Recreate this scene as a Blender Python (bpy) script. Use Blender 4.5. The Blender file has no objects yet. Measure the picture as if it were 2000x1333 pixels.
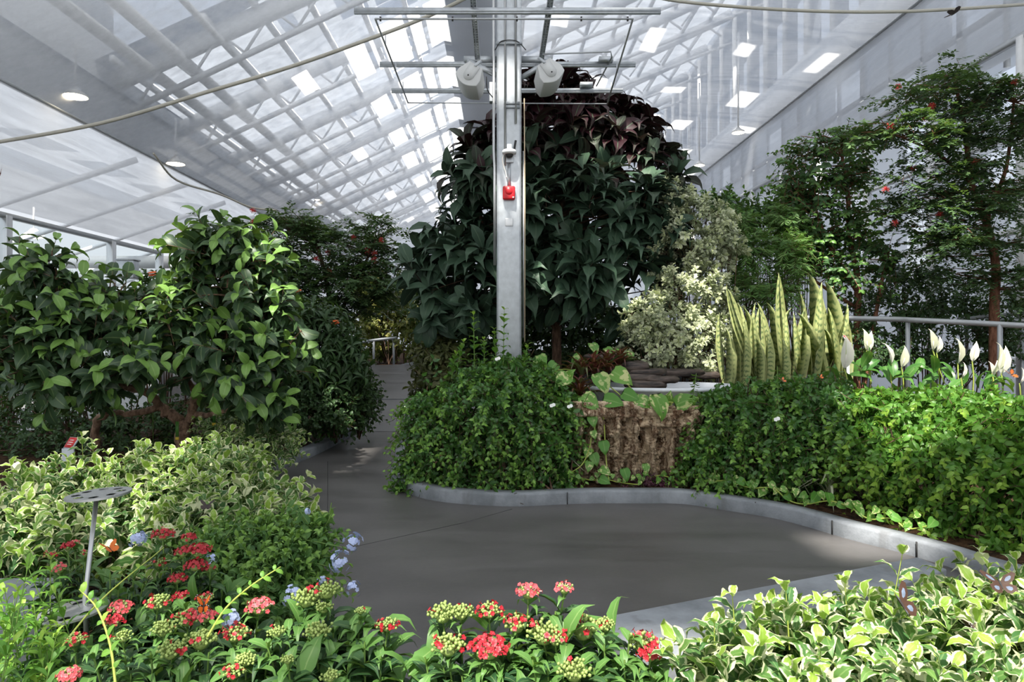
import bpy, math, random
import numpy as np
rng = np.random.default_rng(11)
random.seed(5)
SC = bpy.context.scene
COL = SC.collection
# ------------------------------------------------------------------ camera model (2000 x 1333 frame)
F, CX, CY, H = 1333.0, 973.0, 655.0, 1.5
def P(px, py, Y): return np.array([(px - CX) / F * Y, Y, H - (py - CY) / F * Y])
def G(px, py, z=0.0):
    Y = (H - z) * F / (py - CY)
    return P(px, py, Y)
def V(*a): return np.array(a, float)
def nrm(a): return a / np.maximum(np.linalg.norm(a, axis=-1, keepdims=True), 1e-9)

# ------------------------------------------------------------------ mesh collector
class Geo:
    def __init__(s): s.v = []; s.uv = []; s.rn = []; s.t = []; s.q = []; s.n = 0
    def add(s, v, tris=None, quads=None, uv=None, rn=None):
        v = np.asarray(v, float).reshape(-1, 3); k = len(v)
        s.v.append(v)
        s.uv.append(np.zeros((k, 2)) if uv is None else np.asarray(uv, float).reshape(-1, 2))
        s.rn.append(np.tile(rng.random(2), (k, 1)) if rn is None else np.asarray(rn, float).reshape(-1, 2))
        if tris is not None and len(tris): s.t.append(np.asarray(tris, int).reshape(-1, 3) + s.n)
        if quads is not None and len(quads): s.q.append(np.asarray(quads, int).reshape(-1, 4) + s.n)
        s.n += k
    def build(s, name, mat, parent=None, org=None, smooth=True, bevel=0.0):
        me = bpy.data.meshes.new(name)
        v = np.concatenate(s.v); uv = np.concatenate(s.uv); rn = np.concatenate(s.rn)
        if org is None and parent is not None:
            org = V(*parent.location); p = parent.parent
            while p is not None: org = org + V(*p.location); p = p.parent
        if org is None: org = V(0, 0, 0)
        v = v - org
        T = np.concatenate(s.t) if s.t else np.zeros((0, 3), int)
        Q = np.concatenate(s.q) if s.q else np.zeros((0, 4), int)
        loops = np.concatenate([T.ravel(), Q.ravel()]).astype(np.int32)
        me.vertices.add(len(v)); me.vertices.foreach_set('co', v.astype(np.float32).ravel())
        me.loops.add(len(loops)); me.loops.foreach_set('vertex_index', loops)
        st = np.concatenate([np.arange(len(T)) * 3, len(T) * 3 + np.arange(len(Q)) * 4]).astype(np.int32)
        me.polygons.add(len(st)); me.polygons.foreach_set('loop_start', st)
        me.update(calc_edges=True)
        for nm, a in (('UVMap', uv), ('rnd', rn)):
            l = me.uv_layers.new(name=nm); l.data.foreach_set('uv', a[loops].astype(np.float32).ravel())
        if smooth: me.polygons.foreach_set('use_smooth', np.ones(len(st), bool))
        me.validate(); me.update()
        me.materials.append(mat)
        o = bpy.data.objects.new(name, me); COL.objects.link(o)
        if parent is not None: o.parent = parent
        else: o.location = org
        if bevel > 0:
            m = o.modifiers.new('bevel', 'BEVEL'); m.width = bevel; m.segments = 2; m.limit_method = 'ANGLE'
        return o

def box(g, c, d, R=None):
    c = np.asarray(c, float); x, y, z = np.asarray(d, float) / 2
    v = V(*[[sx * x, sy * y, sz * z] for sz in (-1, 1) for sx, sy in ((-1, -1), (1, -1), (1, 1), (-1, 1))])
    if R is not None: v = v @ np.asarray(R).T
    g.add(v + c, quads=[[3, 2, 1, 0], [4, 5, 6, 7], [0, 1, 5, 4], [1, 2, 6, 5], [2, 3, 7, 6], [3, 0, 4, 7]])
def bar(g, a, b, w, h, up=(0, 0, 1)):
    a = np.asarray(a, float); b = np.asarray(b, float)
    y = nrm(b - a); u = np.asarray(up, float)
    if abs(y @ u) > .98: u = V(1, 0, 0)
    x = nrm(np.cross(y, u)); z = np.cross(x, y)
    box(g, (a + b) / 2, (w, np.linalg.norm(b - a), h), np.stack([x, y, z], 1))
def tube(g, pts, r, sides=8, caps=True):
    p = np.asarray(pts, float); n = len(p); r = np.broadcast_to(np.asarray(r, float), (n,))
    t = nrm(np.gradient(p, axis=0)); u = V(0, 0, 1) if abs(t[0][2]) < .9 else V(1, 0, 0)
    out = []
    for i in range(n):
        x = nrm(np.cross(t[i], u)); u = nrm(np.cross(x, t[i]))
        a = np.arange(sides) * 2 * math.pi / sides
        out.append(p[i] + r[i] * (np.cos(a)[:, None] * x + np.sin(a)[:, None] * u))
    v = np.concatenate(out); q = []
    for i in range(n - 1):
        for k in range(sides):
            k2 = (k + 1) % sides
            q.append([i * sides + k2, i * sides + k, (i + 1) * sides + k, (i + 1) * sides + k2])
    tr = []
    if caps:
        c0 = len(v); v = np.concatenate([v, p[:1], p[-1:]])
        for k in range(sides):
            k2 = (k + 1) % sides
            tr += [[c0, k, k2], [c0 + 1, (n - 1) * sides + k2, (n - 1) * sides + k]]
    g.add(v, tris=tr, quads=q)
def lathe(g, prof, c=(0, 0, 0), sides=24, R=None):
    prof = np.asarray(prof, float); n = len(prof); a = np.arange(sides) * 2 * math.pi / sides
    v = np.stack([np.outer(prof[:, 0], np.cos(a)), np.outer(prof[:, 0], np.sin(a)), np.repeat(prof[:, 1:2], sides, 1)], -1).reshape(-1, 3)
    if R is not None: v = v @ np.asarray(R).T
    q = [[i * sides + k, i * sides + (k + 1) % sides, (i + 1) * sides + (k + 1) % sides, (i + 1) * sides + k] for i in range(n - 1) for k in range(sides)]
    g.add(v + np.asarray(c, float), quads=q)
def poly(g, pts, z=None):
    pts = [tuple(p) for p in pts]
    import mathutils
    from mathutils.geometry import tessellate_polygon
    tri = tessellate_polygon([[mathutils.Vector((p[0], p[1], 0)) for p in pts]])
    v = np.array([[p[0], p[1], p[2] if z is None else z] for p in pts])
    T = []
    for a, b, c in tri:
        n = np.cross(v[b] - v[a], v[c] - v[a])
        T.append([a, b, c] if n[2] > 0 else [a, c, b])
    g.add(v, tris=T)
def smoothline(pts, k=6):
    p = np.asarray(pts, float); q = np.concatenate([2 * p[:1] - p[1:2], p, 2 * p[-1:] - p[-2:-1]]); out = []
    for i in range(1, len(q) - 2):
        for t in np.arange(k) / k:
            a, b, c, d = q[i - 1:i + 3]
            out.append(.5 * (2 * b + (c - a) * t + (2 * a - 5 * b + 4 * c - d) * t * t + (3 * b - a - 3 * c + d) * t ** 3))
    out.append(p[-1]); return np.array(out)

# ------------------------------------------------------------------ objects and tags
def tag(o, label=None, cat=None, group=None, kind=None):
    if label: o['label'] = label
    if cat: o['category'] = cat
    if group: o['group'] = group
    if kind: o['kind'] = kind
    return o
def thing(name, label, cat, loc, group=None):
    o = bpy.data.objects.new(name, None); COL.objects.link(o); o.location = tuple(float(x) for x in loc)
    o.empty_display_size = .1
    return tag(o, label, cat, group)
def struct(name, g, mat, label=None, smooth=False, bevel=0):
    o = g.build(name, mat, smooth=smooth, bevel=bevel); tag(o, kind='structure')
    return o

# ------------------------------------------------------------------ materials
class NT:
    def __init__(s, name):
        s.m = bpy.data.materials.new(name); s.m.use_nodes = True; s.t = s.m.node_tree; s.t.nodes.clear()
        s.out = s.n('ShaderNodeOutputMaterial')
    def n(s, ty, **kw):
        nd = s.t.nodes.new(ty)
        for k, v in kw.items(): setattr(nd, k, v)
        return nd
    def L(s, a, b): s.t.links.new(a, b)
    def inp(s, sock, val):
        if hasattr(val, 'is_linked') or hasattr(val, 'links'): s.L(val, sock)
        else: sock.default_value = val
    def math(s, op, a, b=0.0, c=None):
        nd = s.n('ShaderNodeMath', operation=op); s.inp(nd.inputs[0], a); s.inp(nd.inputs[1], b)
        if c is not None: s.inp(nd.inputs[2], c)
        return nd.outputs[0]
    def mix(s, f, a, b):
        nd = s.n('ShaderNodeMix', data_type='RGBA'); s.inp(nd.inputs[0], f); s.inp(nd.inputs[6], a); s.inp(nd.inputs[7], b); return nd.outputs[2]
    def step(s, x, lo, hi):
        nd = s.n('ShaderNodeMapRange', interpolation_type='SMOOTHSTEP'); s.inp(nd.inputs[0], x); nd.inputs[1].default_value = lo; nd.inputs[2].default_value = hi; return nd.outputs[0]
    def noise(s, vec=None, scale=5, detail=2, rough=.5, dim='3D'):
        nd = s.n('ShaderNodeTexNoise', noise_dimensions=dim); nd.inputs['Scale'].default_value = scale; nd.inputs['Detail'].default_value = detail; nd.inputs['Roughness'].default_value = rough
        if vec is not None: s.L(vec, nd.inputs['Vector'])
        return nd.outputs['Fac']
    def mapped(s, scale, coord='Object'):
        tc = s.n('ShaderNodeTexCoord'); mp = s.n('ShaderNodeMapping'); mp.inputs['Scale'].default_value = scale; s.L(tc.outputs[coord], mp.inputs['Vector']); return mp.outputs[0]
    def bsdf(s, col, rough=.5, metal=0.0, spec=.5, bump=None, bstr=.3, bdist=.02):
        b = s.n('ShaderNodeBsdfPrincipled'); s.inp(b.inputs['Base Color'], col); s.inp(b.inputs['Roughness'], rough); s.inp(b.inputs['Metallic'], metal); b.inputs['Specular IOR Level'].default_value = spec
        if bump is not None:
            bp = s.n('ShaderNodeBump'); bp.inputs['Strength'].default_value = bstr; bp.inputs['Distance'].default_value = bdist; s.L(bump, bp.inputs['Height']); s.L(bp.outputs[0], b.inputs['Normal'])
        return b.outputs[0]
    def mixs(s, f, a, b):
        nd = s.n('ShaderNodeMixShader'); s.inp(nd.inputs[0], f); s.L(a, nd.inputs[1]); s.L(b, nd.inputs[2]); return nd.outputs[0]
    def done(s, sh): s.L(sh, s.out.inputs['Surface']); return s.m
def c4(c): return (c[0], c[1], c[2], 1.0)
def lin(h):
    h = h.lstrip('#'); o = []
    for i in (0, 2, 4):
        x = int(h[i:i + 2], 16) / 255; o.append(x / 12.92 if x <= .04045 else ((x + .055) / 1.055) ** 2.4)
    return (*o, 1.0)
def plain(name, col, rough=.5, metal=0.0, spec=.5, var=.15, nscale=8, bump=0.0, bscale=40):
    m = NT(name); v = m.mapped((1, 1, 1)); f = m.noise(v, nscale, 4)
    c = m.mix(f, c4([x * (1 - var) for x in col[:3]]), c4([min(1, x * (1 + var)) for x in col[:3]]))
    b = m.noise(v, bscale, 3) if bump else None
    return m.done(m.bsdf(c, rough, metal, spec, b, bump))
def leafmat(name, c1, c2, young=None, edge=None, thr=.62, enoise=.9, mid=None, splash=None, band=None, rough=.45, tr=.28, spec=.35, trcol=None, ylo=.72, cream=.9):
    m = NT(name)
    u1 = m.n('ShaderNodeUVMap', uv_map='UVMap').outputs[0]; u2 = m.n('ShaderNodeUVMap', uv_map='rnd').outputs[0]
    s1 = m.n('ShaderNodeSeparateXYZ'); m.L(u1, s1.inputs[0]); s2 = m.n('ShaderNodeSeparateXYZ'); m.L(u2, s2.inputs[0])
    u, v, r, a = s1.outputs[0], s1.outputs[1], s2.outputs[0], s2.outputs[1]
    e = m.math('ABSOLUTE', m.math('MULTIPLY_ADD', u, 2.0, -1.0))
    col = m.mix(r, c1, c2)
    if young: col = m.mix(m.step(a, ylo, 1.0), col, young)
    off = m.n('ShaderNodeCombineXYZ'); m.L(m.math('MULTIPLY', r, 91.0), off.inputs[2]); m.L(u, off.inputs[0]); m.L(v, off.inputs[1])
    if edge:
        nz = m.noise(off.outputs[0], 4.5, 2)
        k = m.math('ADD', e, m.math('MULTIPLY', m.math('SUBTRACT', nz, .5), enoise))
        k = m.math('ADD', k, m.step(r, cream, 1.0))
        col = m.mix(m.step(k, thr - .06, thr + .06), col, edge)
    if splash:
        nz = m.noise(off.outputs[0], 3.2, 3)
        col = m.mix(m.math('MULTIPLY', m.step(nz, .54, .6), m.step(r, .2, .7)), col, splash)
    if band:
        nz = m.noise(off.outputs[0], 6, 2)
        w = m.math('SINE', m.math('ADD', m.math('MULTIPLY', v, 95.0), m.math('MULTIPLY', nz, 11.0)))
        col = m.mix(m.math('MULTIPLY', m.math('MULTIPLY', m.step(w, .0, .8), .75), m.step(e, .95, .6)), col, band)
    else:
        col = m.mix(m.math('MULTIPLY', m.step(e, .12, .03), .45 if mid is None else .9), col, mid or m.mix(.5, col, c4((.5, .62, .25))))
    sh = m.bsdf(col, rough, 0, spec)
    t = m.n('ShaderNodeBsdfTranslucent'); m.L(m.mix(.5, col, trcol or c4((.25, .42, .03))), t.inputs[0])
    return m.done(m.mixs(tr, sh, t.outputs[0]))

def netmat(name, col, lo, hi, sc, tl=.55):
    m = NT(name); v = m.mapped(sc); f = m.noise(v, 1.0, 5, .62); f2 = m.noise(m.mapped((.35, .35, .35)), 1.0, 3)
    k = m.math('ADD', m.math('MULTIPLY', f, .7), m.math('MULTIPLY', f2, .45))
    mr = m.n('ShaderNodeMapRange'); m.L(k, mr.inputs[0]); mr.inputs[1].default_value = .4; mr.inputs[2].default_value = .75; mr.inputs[3].default_value = lo; mr.inputs[4].default_value = hi
    d = m.n('ShaderNodeBsdfDiffuse'); d.inputs[0].default_value = col
    t = m.n('ShaderNodeBsdfTranslucent'); t.inputs[0].default_value = col
    tp = m.n('ShaderNodeBsdfTransparent')
    return m.done(m.mixs(mr.outputs[0], m.mixs(tl, d.outputs[0], t.outputs[0]), tp.outputs[0]))
def veil(name, col, tp=.0, tl=.6):
    m = NT(name); d = m.n('ShaderNodeBsdfDiffuse'); d.inputs[0].default_value = col
    t = m.n('ShaderNodeBsdfTranslucent'); t.inputs[0].default_value = col; p = m.n('ShaderNodeBsdfTransparent')
    return m.done(m.mixs(tp, m.mixs(tl, d.outputs[0], t.outputs[0]), p.outputs[0]))
def glassmat(name, tint=(.9, .95, .95), refl=.08):
    m = NT(name); g = m.n('ShaderNodeBsdfGlossy'); g.inputs['Roughness'].default_value = .05; p = m.n('ShaderNodeBsdfTransparent'); p.inputs[0].default_value = c4(tint)
    return m.done(m.mixs(refl, p.outputs[0], g.outputs[0]))
def emis(name, col, s):
    m = NT(name); e = m.n('ShaderNodeEmission'); e.inputs[0].default_value = col; e.inputs[1].default_value = s; return m.done(e.outputs[0])

M = {}
M['white'] = plain('white_paint', (.78, .79, .8), .5)
M['beam'] = plain('beam_paint', (.72, .74, .77), .55)
M['galv'] = plain('galvanised_steel', (.50, .53, .56), .42, .55, var=.3, nscale=14)
M['alu'] = plain('brushed_aluminium', (.55, .56, .57), .38, .8, var=.1)
M['steelgrey'] = plain('grey_tube_paint', (.42, .44, .46), .4, .3)
M['dark'] = plain('dark_rubber', (.03, .03, .03), .6)
M['speaker'] = plain('speaker_plastic', (.60, .61, .61), .5, var=.03)
M['red'] = plain('red_plastic', (.55, .012, .02), .4, var=.1)
M['signred'] = plain('red_sign_print', (.55, .02, .02), .5, var=.05)
M['cream'] = plain('off_white_print', (.85, .8, .75), .5)
M['tan'] = plain('tan_cord', (.55, .44, .30), .7)
M['hose'] = plain('beige_hose', (.46, .44, .38), .6)
M['yellow'] = plain('yellow_tape', (.6, .45, .04), .6)
M['lampmetal'] = plain('lamp_metal', (.6, .6, .6), .4, .3)
M['lampglow'] = emis('lamp_glow', (1, .86, .62, 1), 14.0)
# concrete floor
m = NT('floor_concrete'); v = m.mapped((1, 1, 1)); a = m.noise(v, .8, 6, .6); b = m.noise(v, 30, 4); s = m.noise(m.mapped((.35, 1.6, 1)), 1.5, 5, .65)
k = m.math('ADD', m.math('MULTIPLY', a, .5), m.math('MULTIPLY', s, .5))
c = m.mix(m.step(k, .3, .7), c4((.058, .055, .054)), c4((.128, .122, .120))); c = m.mix(m.math('MULTIPLY', b, .3), c, c4((.16, .15, .145)))
M['floor'] = m.done(m.bsdf(c, m.math('MULTIPLY_ADD', s, .35, .24), 0, .5, b, .06, .01))
m = NT('kerb_concrete'); v = m.mapped((1, 1, 1)); a = m.noise(v, 3, 6, .65); b = m.noise(v, 60, 3); w = m.noise(m.mapped((9, 9, 1.5)), 1, 4)
c = m.mix(m.step(a, .3, .7), c4((.17, .185, .20)), c4((.30, .32, .345))); c = m.mix(m.math('MULTIPLY', m.step(w, .55, .75), .5), c, c4((.13, .13, .13)))
M['kerb'] = m.done(m.bsdf(c, .75, 0, .3, b, .25, .01))
m = NT('bed_soil'); v = m.mapped((1, 1, 1)); a = m.noise(v, 22, 6, .7); b = m.noise(v, 70, 4)
c = m.mix(m.step(a, .35, .65), c4((.018, .012, .009)), c4((.12, .065, .035)))
M['soil'] = m.done(m.bsdf(c, .95, 0, .1, b, .9, .05))
m = NT('cork_bark'); v = m.mapped((1, 1, .25)); a = m.noise(v, 14, 6, .7); b = m.noise(m.mapped((1, 1, 1)), 45, 5, .7)
c = m.mix(m.step(a, .42, .56), c4((.19, .105, .06)), c4((.72, .56, .38))); c = m.mix(m.step(b, .5, .75), c, c4((.80, .68, .50)))
M['cork'] = m.done(m.bsdf(c, .9, 0, .15, b, .8, .03))
m = NT('slate_stone'); v = m.mapped((1, 1, 6)); a = m.noise(v, 6, 5, .6)
c = m.mix(m.step(a, .3, .7), c4((.014, .012, .012)), c4((.115, .085, .07)))
M['slate'] = m.done(m.bsdf(c, .6, 0, .4, a, .5, .02))
m = NT('pond_water'); b = m.noise(m.mapped((1, 1, 1)), 14, 2)
M['water'] = m.done(m.bsdf(c4((.05, .055, .06)), .06, 0, .5, b, .1, .01))
M['basin'] = plain('basin_grey', (.72, .75, .80), .4, var=.05)
def barkmat(nm, a_, b_):
    m = NT(nm); a = m.noise(m.mapped((1, 1, .3)), 18, 5, .65); b = m.noise(m.mapped((1, 1, 1)), 60, 3)
    return m.done(m.bsdf(m.mix(m.step(a, .3, .7), a_, b_), .8, 0, .2, b, .5, .02))
M['bark_red'] = barkmat('bark_reddish', c4((.11, .045, .025)), c4((.33, .16, .10)))
M['bark'] = barkmat('bark_brown', c4((.05, .03, .02)), c4((.18, .11, .075)))
M['bark_tan'] = barkmat('bark_tan', c4((.11, .065, .042)), c4((.36, .23, .155)))
M['stem_g'] = plain('green_stem', (.16, .27, .06), .5)
M['stem_y'] = plain('yellow_green_stem', (.36, .44, .08), .5)
# nets, panels, glass
M['net'] = netmat('insect_net', c4((.64, .65, .67)), .22, .54, (.5, 5.5, 9))
M['netwall'] = netmat('insect_net_wall', c4((.62, .63, .65)), .16, .45, (.6, .8, 9))
M['sun_mask'] = veil('added_sun_mask', c4((.34, .36, .39)), 0, .5)  # for the sheet added out of view to block and shape the sun
M['frost'] = veil('frosted_panel', c4((.30, .33, .38)), .04, .5)
M['gutter'] = veil('gutter_liner', c4((.5, .52, .55)), 0, .5)
M['eave'] = veil('eave_panel', c4((.40, .42, .45)), 0, .25)
M['blind'] = veil('white_blind', c4((.62, .64, .67)), .12, .5)
M['glass'] = glassmat('clear_glass')
# ------------------------------------------------------------------ leaf templates: (verts x,y,z ; uv ; tris)
def leaf_t(prof, fold=.18, curl=.12, wave=0.0):
    """prof: list of (t, halfwidth); ends are points."""
    n = len(prof); v = [(0, 0, 0)]; uv = [(.5, 0)]; tr = []
    for i, (t, w) in enumerate(prof):
        zc = curl * (.25 - (t - .5) ** 2) * 1.0
        wv = wave * (1 if i % 2 else -1)
        v += [(-w, t, zc + fold * w + wv), (0, t, zc), (w, t, zc + fold * w - wv)]; uv += [(0, t), (.5, t), (1, t)]
    v.append((0, 1, -curl * .35)); uv.append((.5, 1)); e = len(v) - 1
    tr += [[0, 2, 1], [0, 3, 2]]
    for i in range(n - 1):
        a = 1 + 3 * i; b = a + 3
        tr += [[a, a + 1, b + 1], [a, b + 1, b], [a + 1, a + 2, b + 2], [a + 1, b + 2, b + 1]]
    a = 1 + 3 * (n - 1); tr += [[a, a + 1, e], [a + 1, a + 2, e]]
    return np.array(v, float), np.array(uv, float), np.array(tr)
T_OVAL = leaf_t([(.1, .12), (.32, .27), (.6, .26), (.85, .12)], .25, .5)
T_OVAL2 = leaf_t([(.22, .24), (.65, .24)], .25, .4)
T_BROAD = leaf_t([(.1, .17), (.35, .33), (.62, .29), (.86, .12)], .22, .6)
T_LANCE = leaf_t([(.12, .08), (.4, .17), (.7, .13), (.88, .06)], .3, .7)
T_BIG = leaf_t([(.12, .06), (.32, .19), (.58, .235), (.8, .15), (.92, .06)], .25, .55)
T_GUAVA = leaf_t([(.1, .11), (.3, .235), (.58, .26), (.8, .19), (.93, .09)], .28, .5)
T_OBOV = leaf_t([(.3, .10), (.62, .2), (.86, .18)], .2, .35)
T_WAVE = leaf_t([(.1, .13), (.28, .25), (.46, .30), (.64, .26), (.82, .15)], .18, .55, .03)
T_HEART = leaf_t([(-.08, .26), (.08, .40), (.35, .42), (.65, .28), (.86, .12)], .16, .3)
T_DIA = (np.array([(0, 0, 0), (-.16, .45, .02), (0, 1, 0), (.16, .45, .02)], float), np.array([(.5, 0), (0, .45), (.5, 1), (1, .45)], float), np.array([[0, 3, 2], [0, 2, 1]]))
T_NARROW = (np.array([(0, 0, 0), (-.07, .4, .02), (0, 1, -.05), (.07, .4, .02)], float), T_DIA[1], T_DIA[2])

def inst(g, T, pos, y, z, S, W=None, rn=None):
    tv, tuv, tt = T; N = len(pos)
    if N == 0: return
    y = nrm(y); z = nrm(z - (z * y).sum(-1, keepdims=True) * y); x = np.cross(y, z)
    S = np.broadcast_to(np.asarray(S, float), (N,)); W = S if W is None else W
    W = np.broadcast_to(np.asarray(W, float), (N,))
    v = pos[:, None, :] + (tv[None, :, 0] * W[:, None])[..., None] * x[:, None, :] + (tv[None, :, 1] * S[:, None])[..., None] * y[:, None, :] + (tv[None, :, 2] * S[:, None])[..., None] * z[:, None, :]
    k = len(tv); idx = (tt[None] + (np.arange(N) * k)[:, None, None]).reshape(-1, 3)
    if rn is None: rn = rng.random((N, 2))
    g.add(v.reshape(-1, 3), tris=idx, uv=np.tile(tuv, (N, 1)), rn=np.repeat(rn, k, 0))

def tubes(g, C, r0, r1, sides=3):
    """C: N x K x 3 curves, thin tubes."""
    N, K, _ = C.shape
    if N == 0: return
    t = nrm(np.gradient(C, axis=1)); up = np.where(np.abs(t[..., 2:3]) > .9, V(1, 0, 0), V(0, 0, 1))
    x = nrm(np.cross(t, up)); y = np.cross(x, t)
    r = (np.linspace(0, 1, K)[None, :] * (np.asarray(r1) - np.asarray(r0)).reshape(-1, 1) + np.asarray(r0).reshape(-1, 1))
    a = np.arange(sides) * 2 * math.pi / sides
    v = C[:, :, None, :] + r[..., None, None] * (np.cos(a)[None, None, :, None] * x[:, :, None, :] + np.sin(a)[None, None, :, None] * y[:, :, None, :])
    base = (np.arange(N) * K * sides)[:, None, None]; i = np.arange(K - 1)[None, :, None] * sides; k = np.arange(sides)[None, None, :]; k2 = (k + 1) % sides
    q = np.stack([base + i + k2, base + i + k, base + i + sides + k, base + i + sides + k2], -1).reshape(-1, 4)
    g.add(v.reshape(-1, 3), quads=q)

def twigs(g, gs, P0, D, L, T, size, nlev=6, k=2, ang=60, mode='op', droop=.15, start=.15, grav=.25, upmix=.5, taper=.35, sr=.003, rnd=None, wr=1.0, jit=.18, agef=None, hole=0.0):
    N = len(P0); D = nrm(np.asarray(D, float)); L = np.broadcast_to(np.asarray(L, float), (N,))
    t = start + (1 - start) * np.arange(nlev) / max(1, nlev - 1) if nlev > 1 else np.array([1.0])
    def curve(tt):
        p = P0[:, None] + D[:, None] * (L[:, None] * tt[None])[..., None]
        p[..., 2] -= droop * L[:, None] * tt[None] ** 2
        return p
    pos = curve(t); tan = np.repeat(D[:, None], len(t), 1).copy(); tan[..., 2] -= 2 * droop * t[None]; tan = nrm(tan)
    u = np.cross(tan, V(0, 0, 1)); bad = np.linalg.norm(u, axis=-1) < .15; u[bad] = V(1, 0, 0); u = nrm(u); v = np.cross(u, tan)
    j = np.arange(k); lv = np.arange(len(t)); az0 = rng.random(N) * 6.283
    if mode == 'flat': az = np.broadcast_to((j * math.pi)[None, None], (N, len(t), k)) + rng.normal(0, .12, (N, len(t), k))
    elif mode == 'op': az = az0[:, None, None] + (lv * math.pi / 2)[None, :, None] + (j * math.pi)[None, None]
    elif mode == 'spiral': az = az0[:, None, None] + 2.4 * (lv[None, :, None] * k + j[None, None])
    else: az = az0[:, None, None] + (j * 2 * math.pi / k)[None, None] + (lv * .55)[None, :, None]
    az = az + rng.normal(0, jit, az.shape)
    rad = np.cos(az)[..., None] * u[:, :, None] + np.sin(az)[..., None] * v[:, :, None]
    A = np.radians(ang) + rng.normal(0, jit, az.shape)
    if mode != 'flat' : A = A * (1 - .35 * t[None, :, None] * (nlev > 1))
    ca, sa = np.cos(A)[..., None], np.sin(A)[..., None]; tn = tan[:, :, None]
    y = ca * tn + sa * rad + rng.normal(0, jit * .6, rad.shape); y[..., 2] -= grav * (.5 + rng.random(az.shape))
    z = (sa * tn - ca * rad) * (1 - upmix) + V(0, 0, 1) * upmix + rng.normal(0, jit * .6, rad.shape)
    S = size * (1 - taper * t[None, :, None] ** 2) * rng.uniform(.72, 1.15, az.shape)
    age = np.broadcast_to(t[None, :, None], az.shape) if agef is None else agef(np.broadcast_to(pos[:, :, None], rad.shape))
    r = rng.random(az.shape) if rnd is None else np.clip(np.broadcast_to(np.asarray(rnd)[:, None, None], az.shape) + rng.normal(0, .15, az.shape), 0, 1)
    pp = np.broadcast_to(pos[:, :, None], rad.shape).reshape(-1, 3); keep = rng.random(len(pp)) >= hole
    inst(g, T, pp[keep], y.reshape(-1, 3)[keep], z.reshape(-1, 3)[keep], S.ravel()[keep], S.ravel()[keep] * wr, np.stack([r.ravel(), age.ravel()], -1)[keep])
    if gs is not None: tubes(gs, curve(np.linspace(0, 1, 5)), np.full(N, sr), np.full(N, sr * .5))
    return pos

# blobs: (px, py, Y, rx_px, ry_px, depth_m)
def blob(px, py, Y, rx, ry, rd=None):
    return (P(px, py, Y), V(rx / F * Y, rd if rd else rx / F * Y, ry / F * Y))
def blob_pts(blobs, n, lo=.7, hi=1.0, back=.5, zmin=.05, inside=.75, bottom=.6):
    area = np.array([(r[0] * r[1] * r[2]) ** (2 / 3) for c, r in blobs]); pr = area / area.sum()
    out = []; nn = []; tries = 0
    while sum(map(len, out)) < n and tries < 40:
        tries += 1; m = n * 2; b = rng.choice(len(blobs), m, p=pr)
        c = np.array([x[0] for x in blobs])[b]; r = np.array([x[1] for x in blobs])[b]
        d = nrm(rng.normal(0, 1, (m, 3))); f = rng.uniform(lo, hi, m)[:, None]; p = c + d * r * f; nv = nrm(d / r)
        keep = p[:, 2] > zmin
        keep &= (d[:, 1] < .35) | (rng.random(m) < back)
        keep &= (d[:, 2] > -.3) | (rng.random(m) < bottom)
        for i, (cc, rr) in enumerate(blobs): keep &= (b == i) | ((((p - cc) / rr) ** 2).sum(1) > inside ** 2)
        out.append(p[keep]); nn.append(nv[keep])
    p = np.concatenate(out)[:n]; nv = np.concatenate(nn)[:n]; return p, nv

def branch_to(g, src, targets, r=.012, sag=.1, sides=5, r1=None, K=7):
    """curved limbs from the nearest of src points to each target"""
    src = np.atleast_2d(src); C = []
    for tg in targets:
        d = np.linalg.norm(src - tg, axis=1) + .6 * np.maximum(0, src[:, 2] - tg[2]); s = src[np.argmin(d)]
        mid = (s + tg) / 2 + rng.normal(0, .06, 3) * np.linalg.norm(tg - s); mid[2] += sag * np.linalg.norm(tg - s)
        tt = np.linspace(0, 1, K)[:, None]; C.append((1 - tt) ** 2 * s + 2 * tt * (1 - tt) * mid + tt ** 2 * tg)
    C = np.array(C); n = len(C); tubes(g, C, np.full(n, r), np.full(n, r * .35 if r1 is None else r1), sides)

def shrub(name, label, cat, blobs, n, L, T, size, mat, stem='bark', nlev=6, k=2, base=None, group=None, out=1.0, up=.5, jitd=.45, stems=14, stem_r=.012, inner=.35, lmul=1.0, zmin=.05, back=.5, gz=.08, bottom=.6, lo=.65, hi=.95, **kw):
    """A leafy plant: twigs on a set of rounded masses, thin stems from its base."""
    c0 = np.mean([b[0] for b in blobs], 0) if base is None else np.asarray(base, float)
    loc = V(c0[0], c0[1], gz)
    o = thing(name, label, cat, loc, group)
    g, gs = Geo(), Geo()
    ni = int(n * inner)
    for (nn, a, b, sz) in ((n - ni, lo, hi, 1.0), (ni, .25, lo, 1.15)):
        if nn < 1: continue
        p, nv = blob_pts(blobs, nn, a, b, back, zmin, bottom=bottom); d = nv * out + rng.normal(0, jitd, nv.shape); d[:, 2] += up
        d = nrm(d); LL = L * rng.uniform(.6, 1.3, len(p)); p = p - d * (LL * .6)[:, None]
        twigs(g, gs, p, d, LL, T, size * sz, nlev, k, **kw)
    if stems:
        src = loc + rng.normal(0, 1, (stems, 3)) * V(.5, .3, 0) * np.array([b[1] for b in blobs]).max(0)
        p, _ = blob_pts(blobs, stems * 3, .3, .8, 1, zmin)
        branch_to(gs, src, p, stem_r, .08, 4)
    f = g.build('foliage', mat, o); s = gs.build('branches', M[stem], o)
    return o

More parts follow.
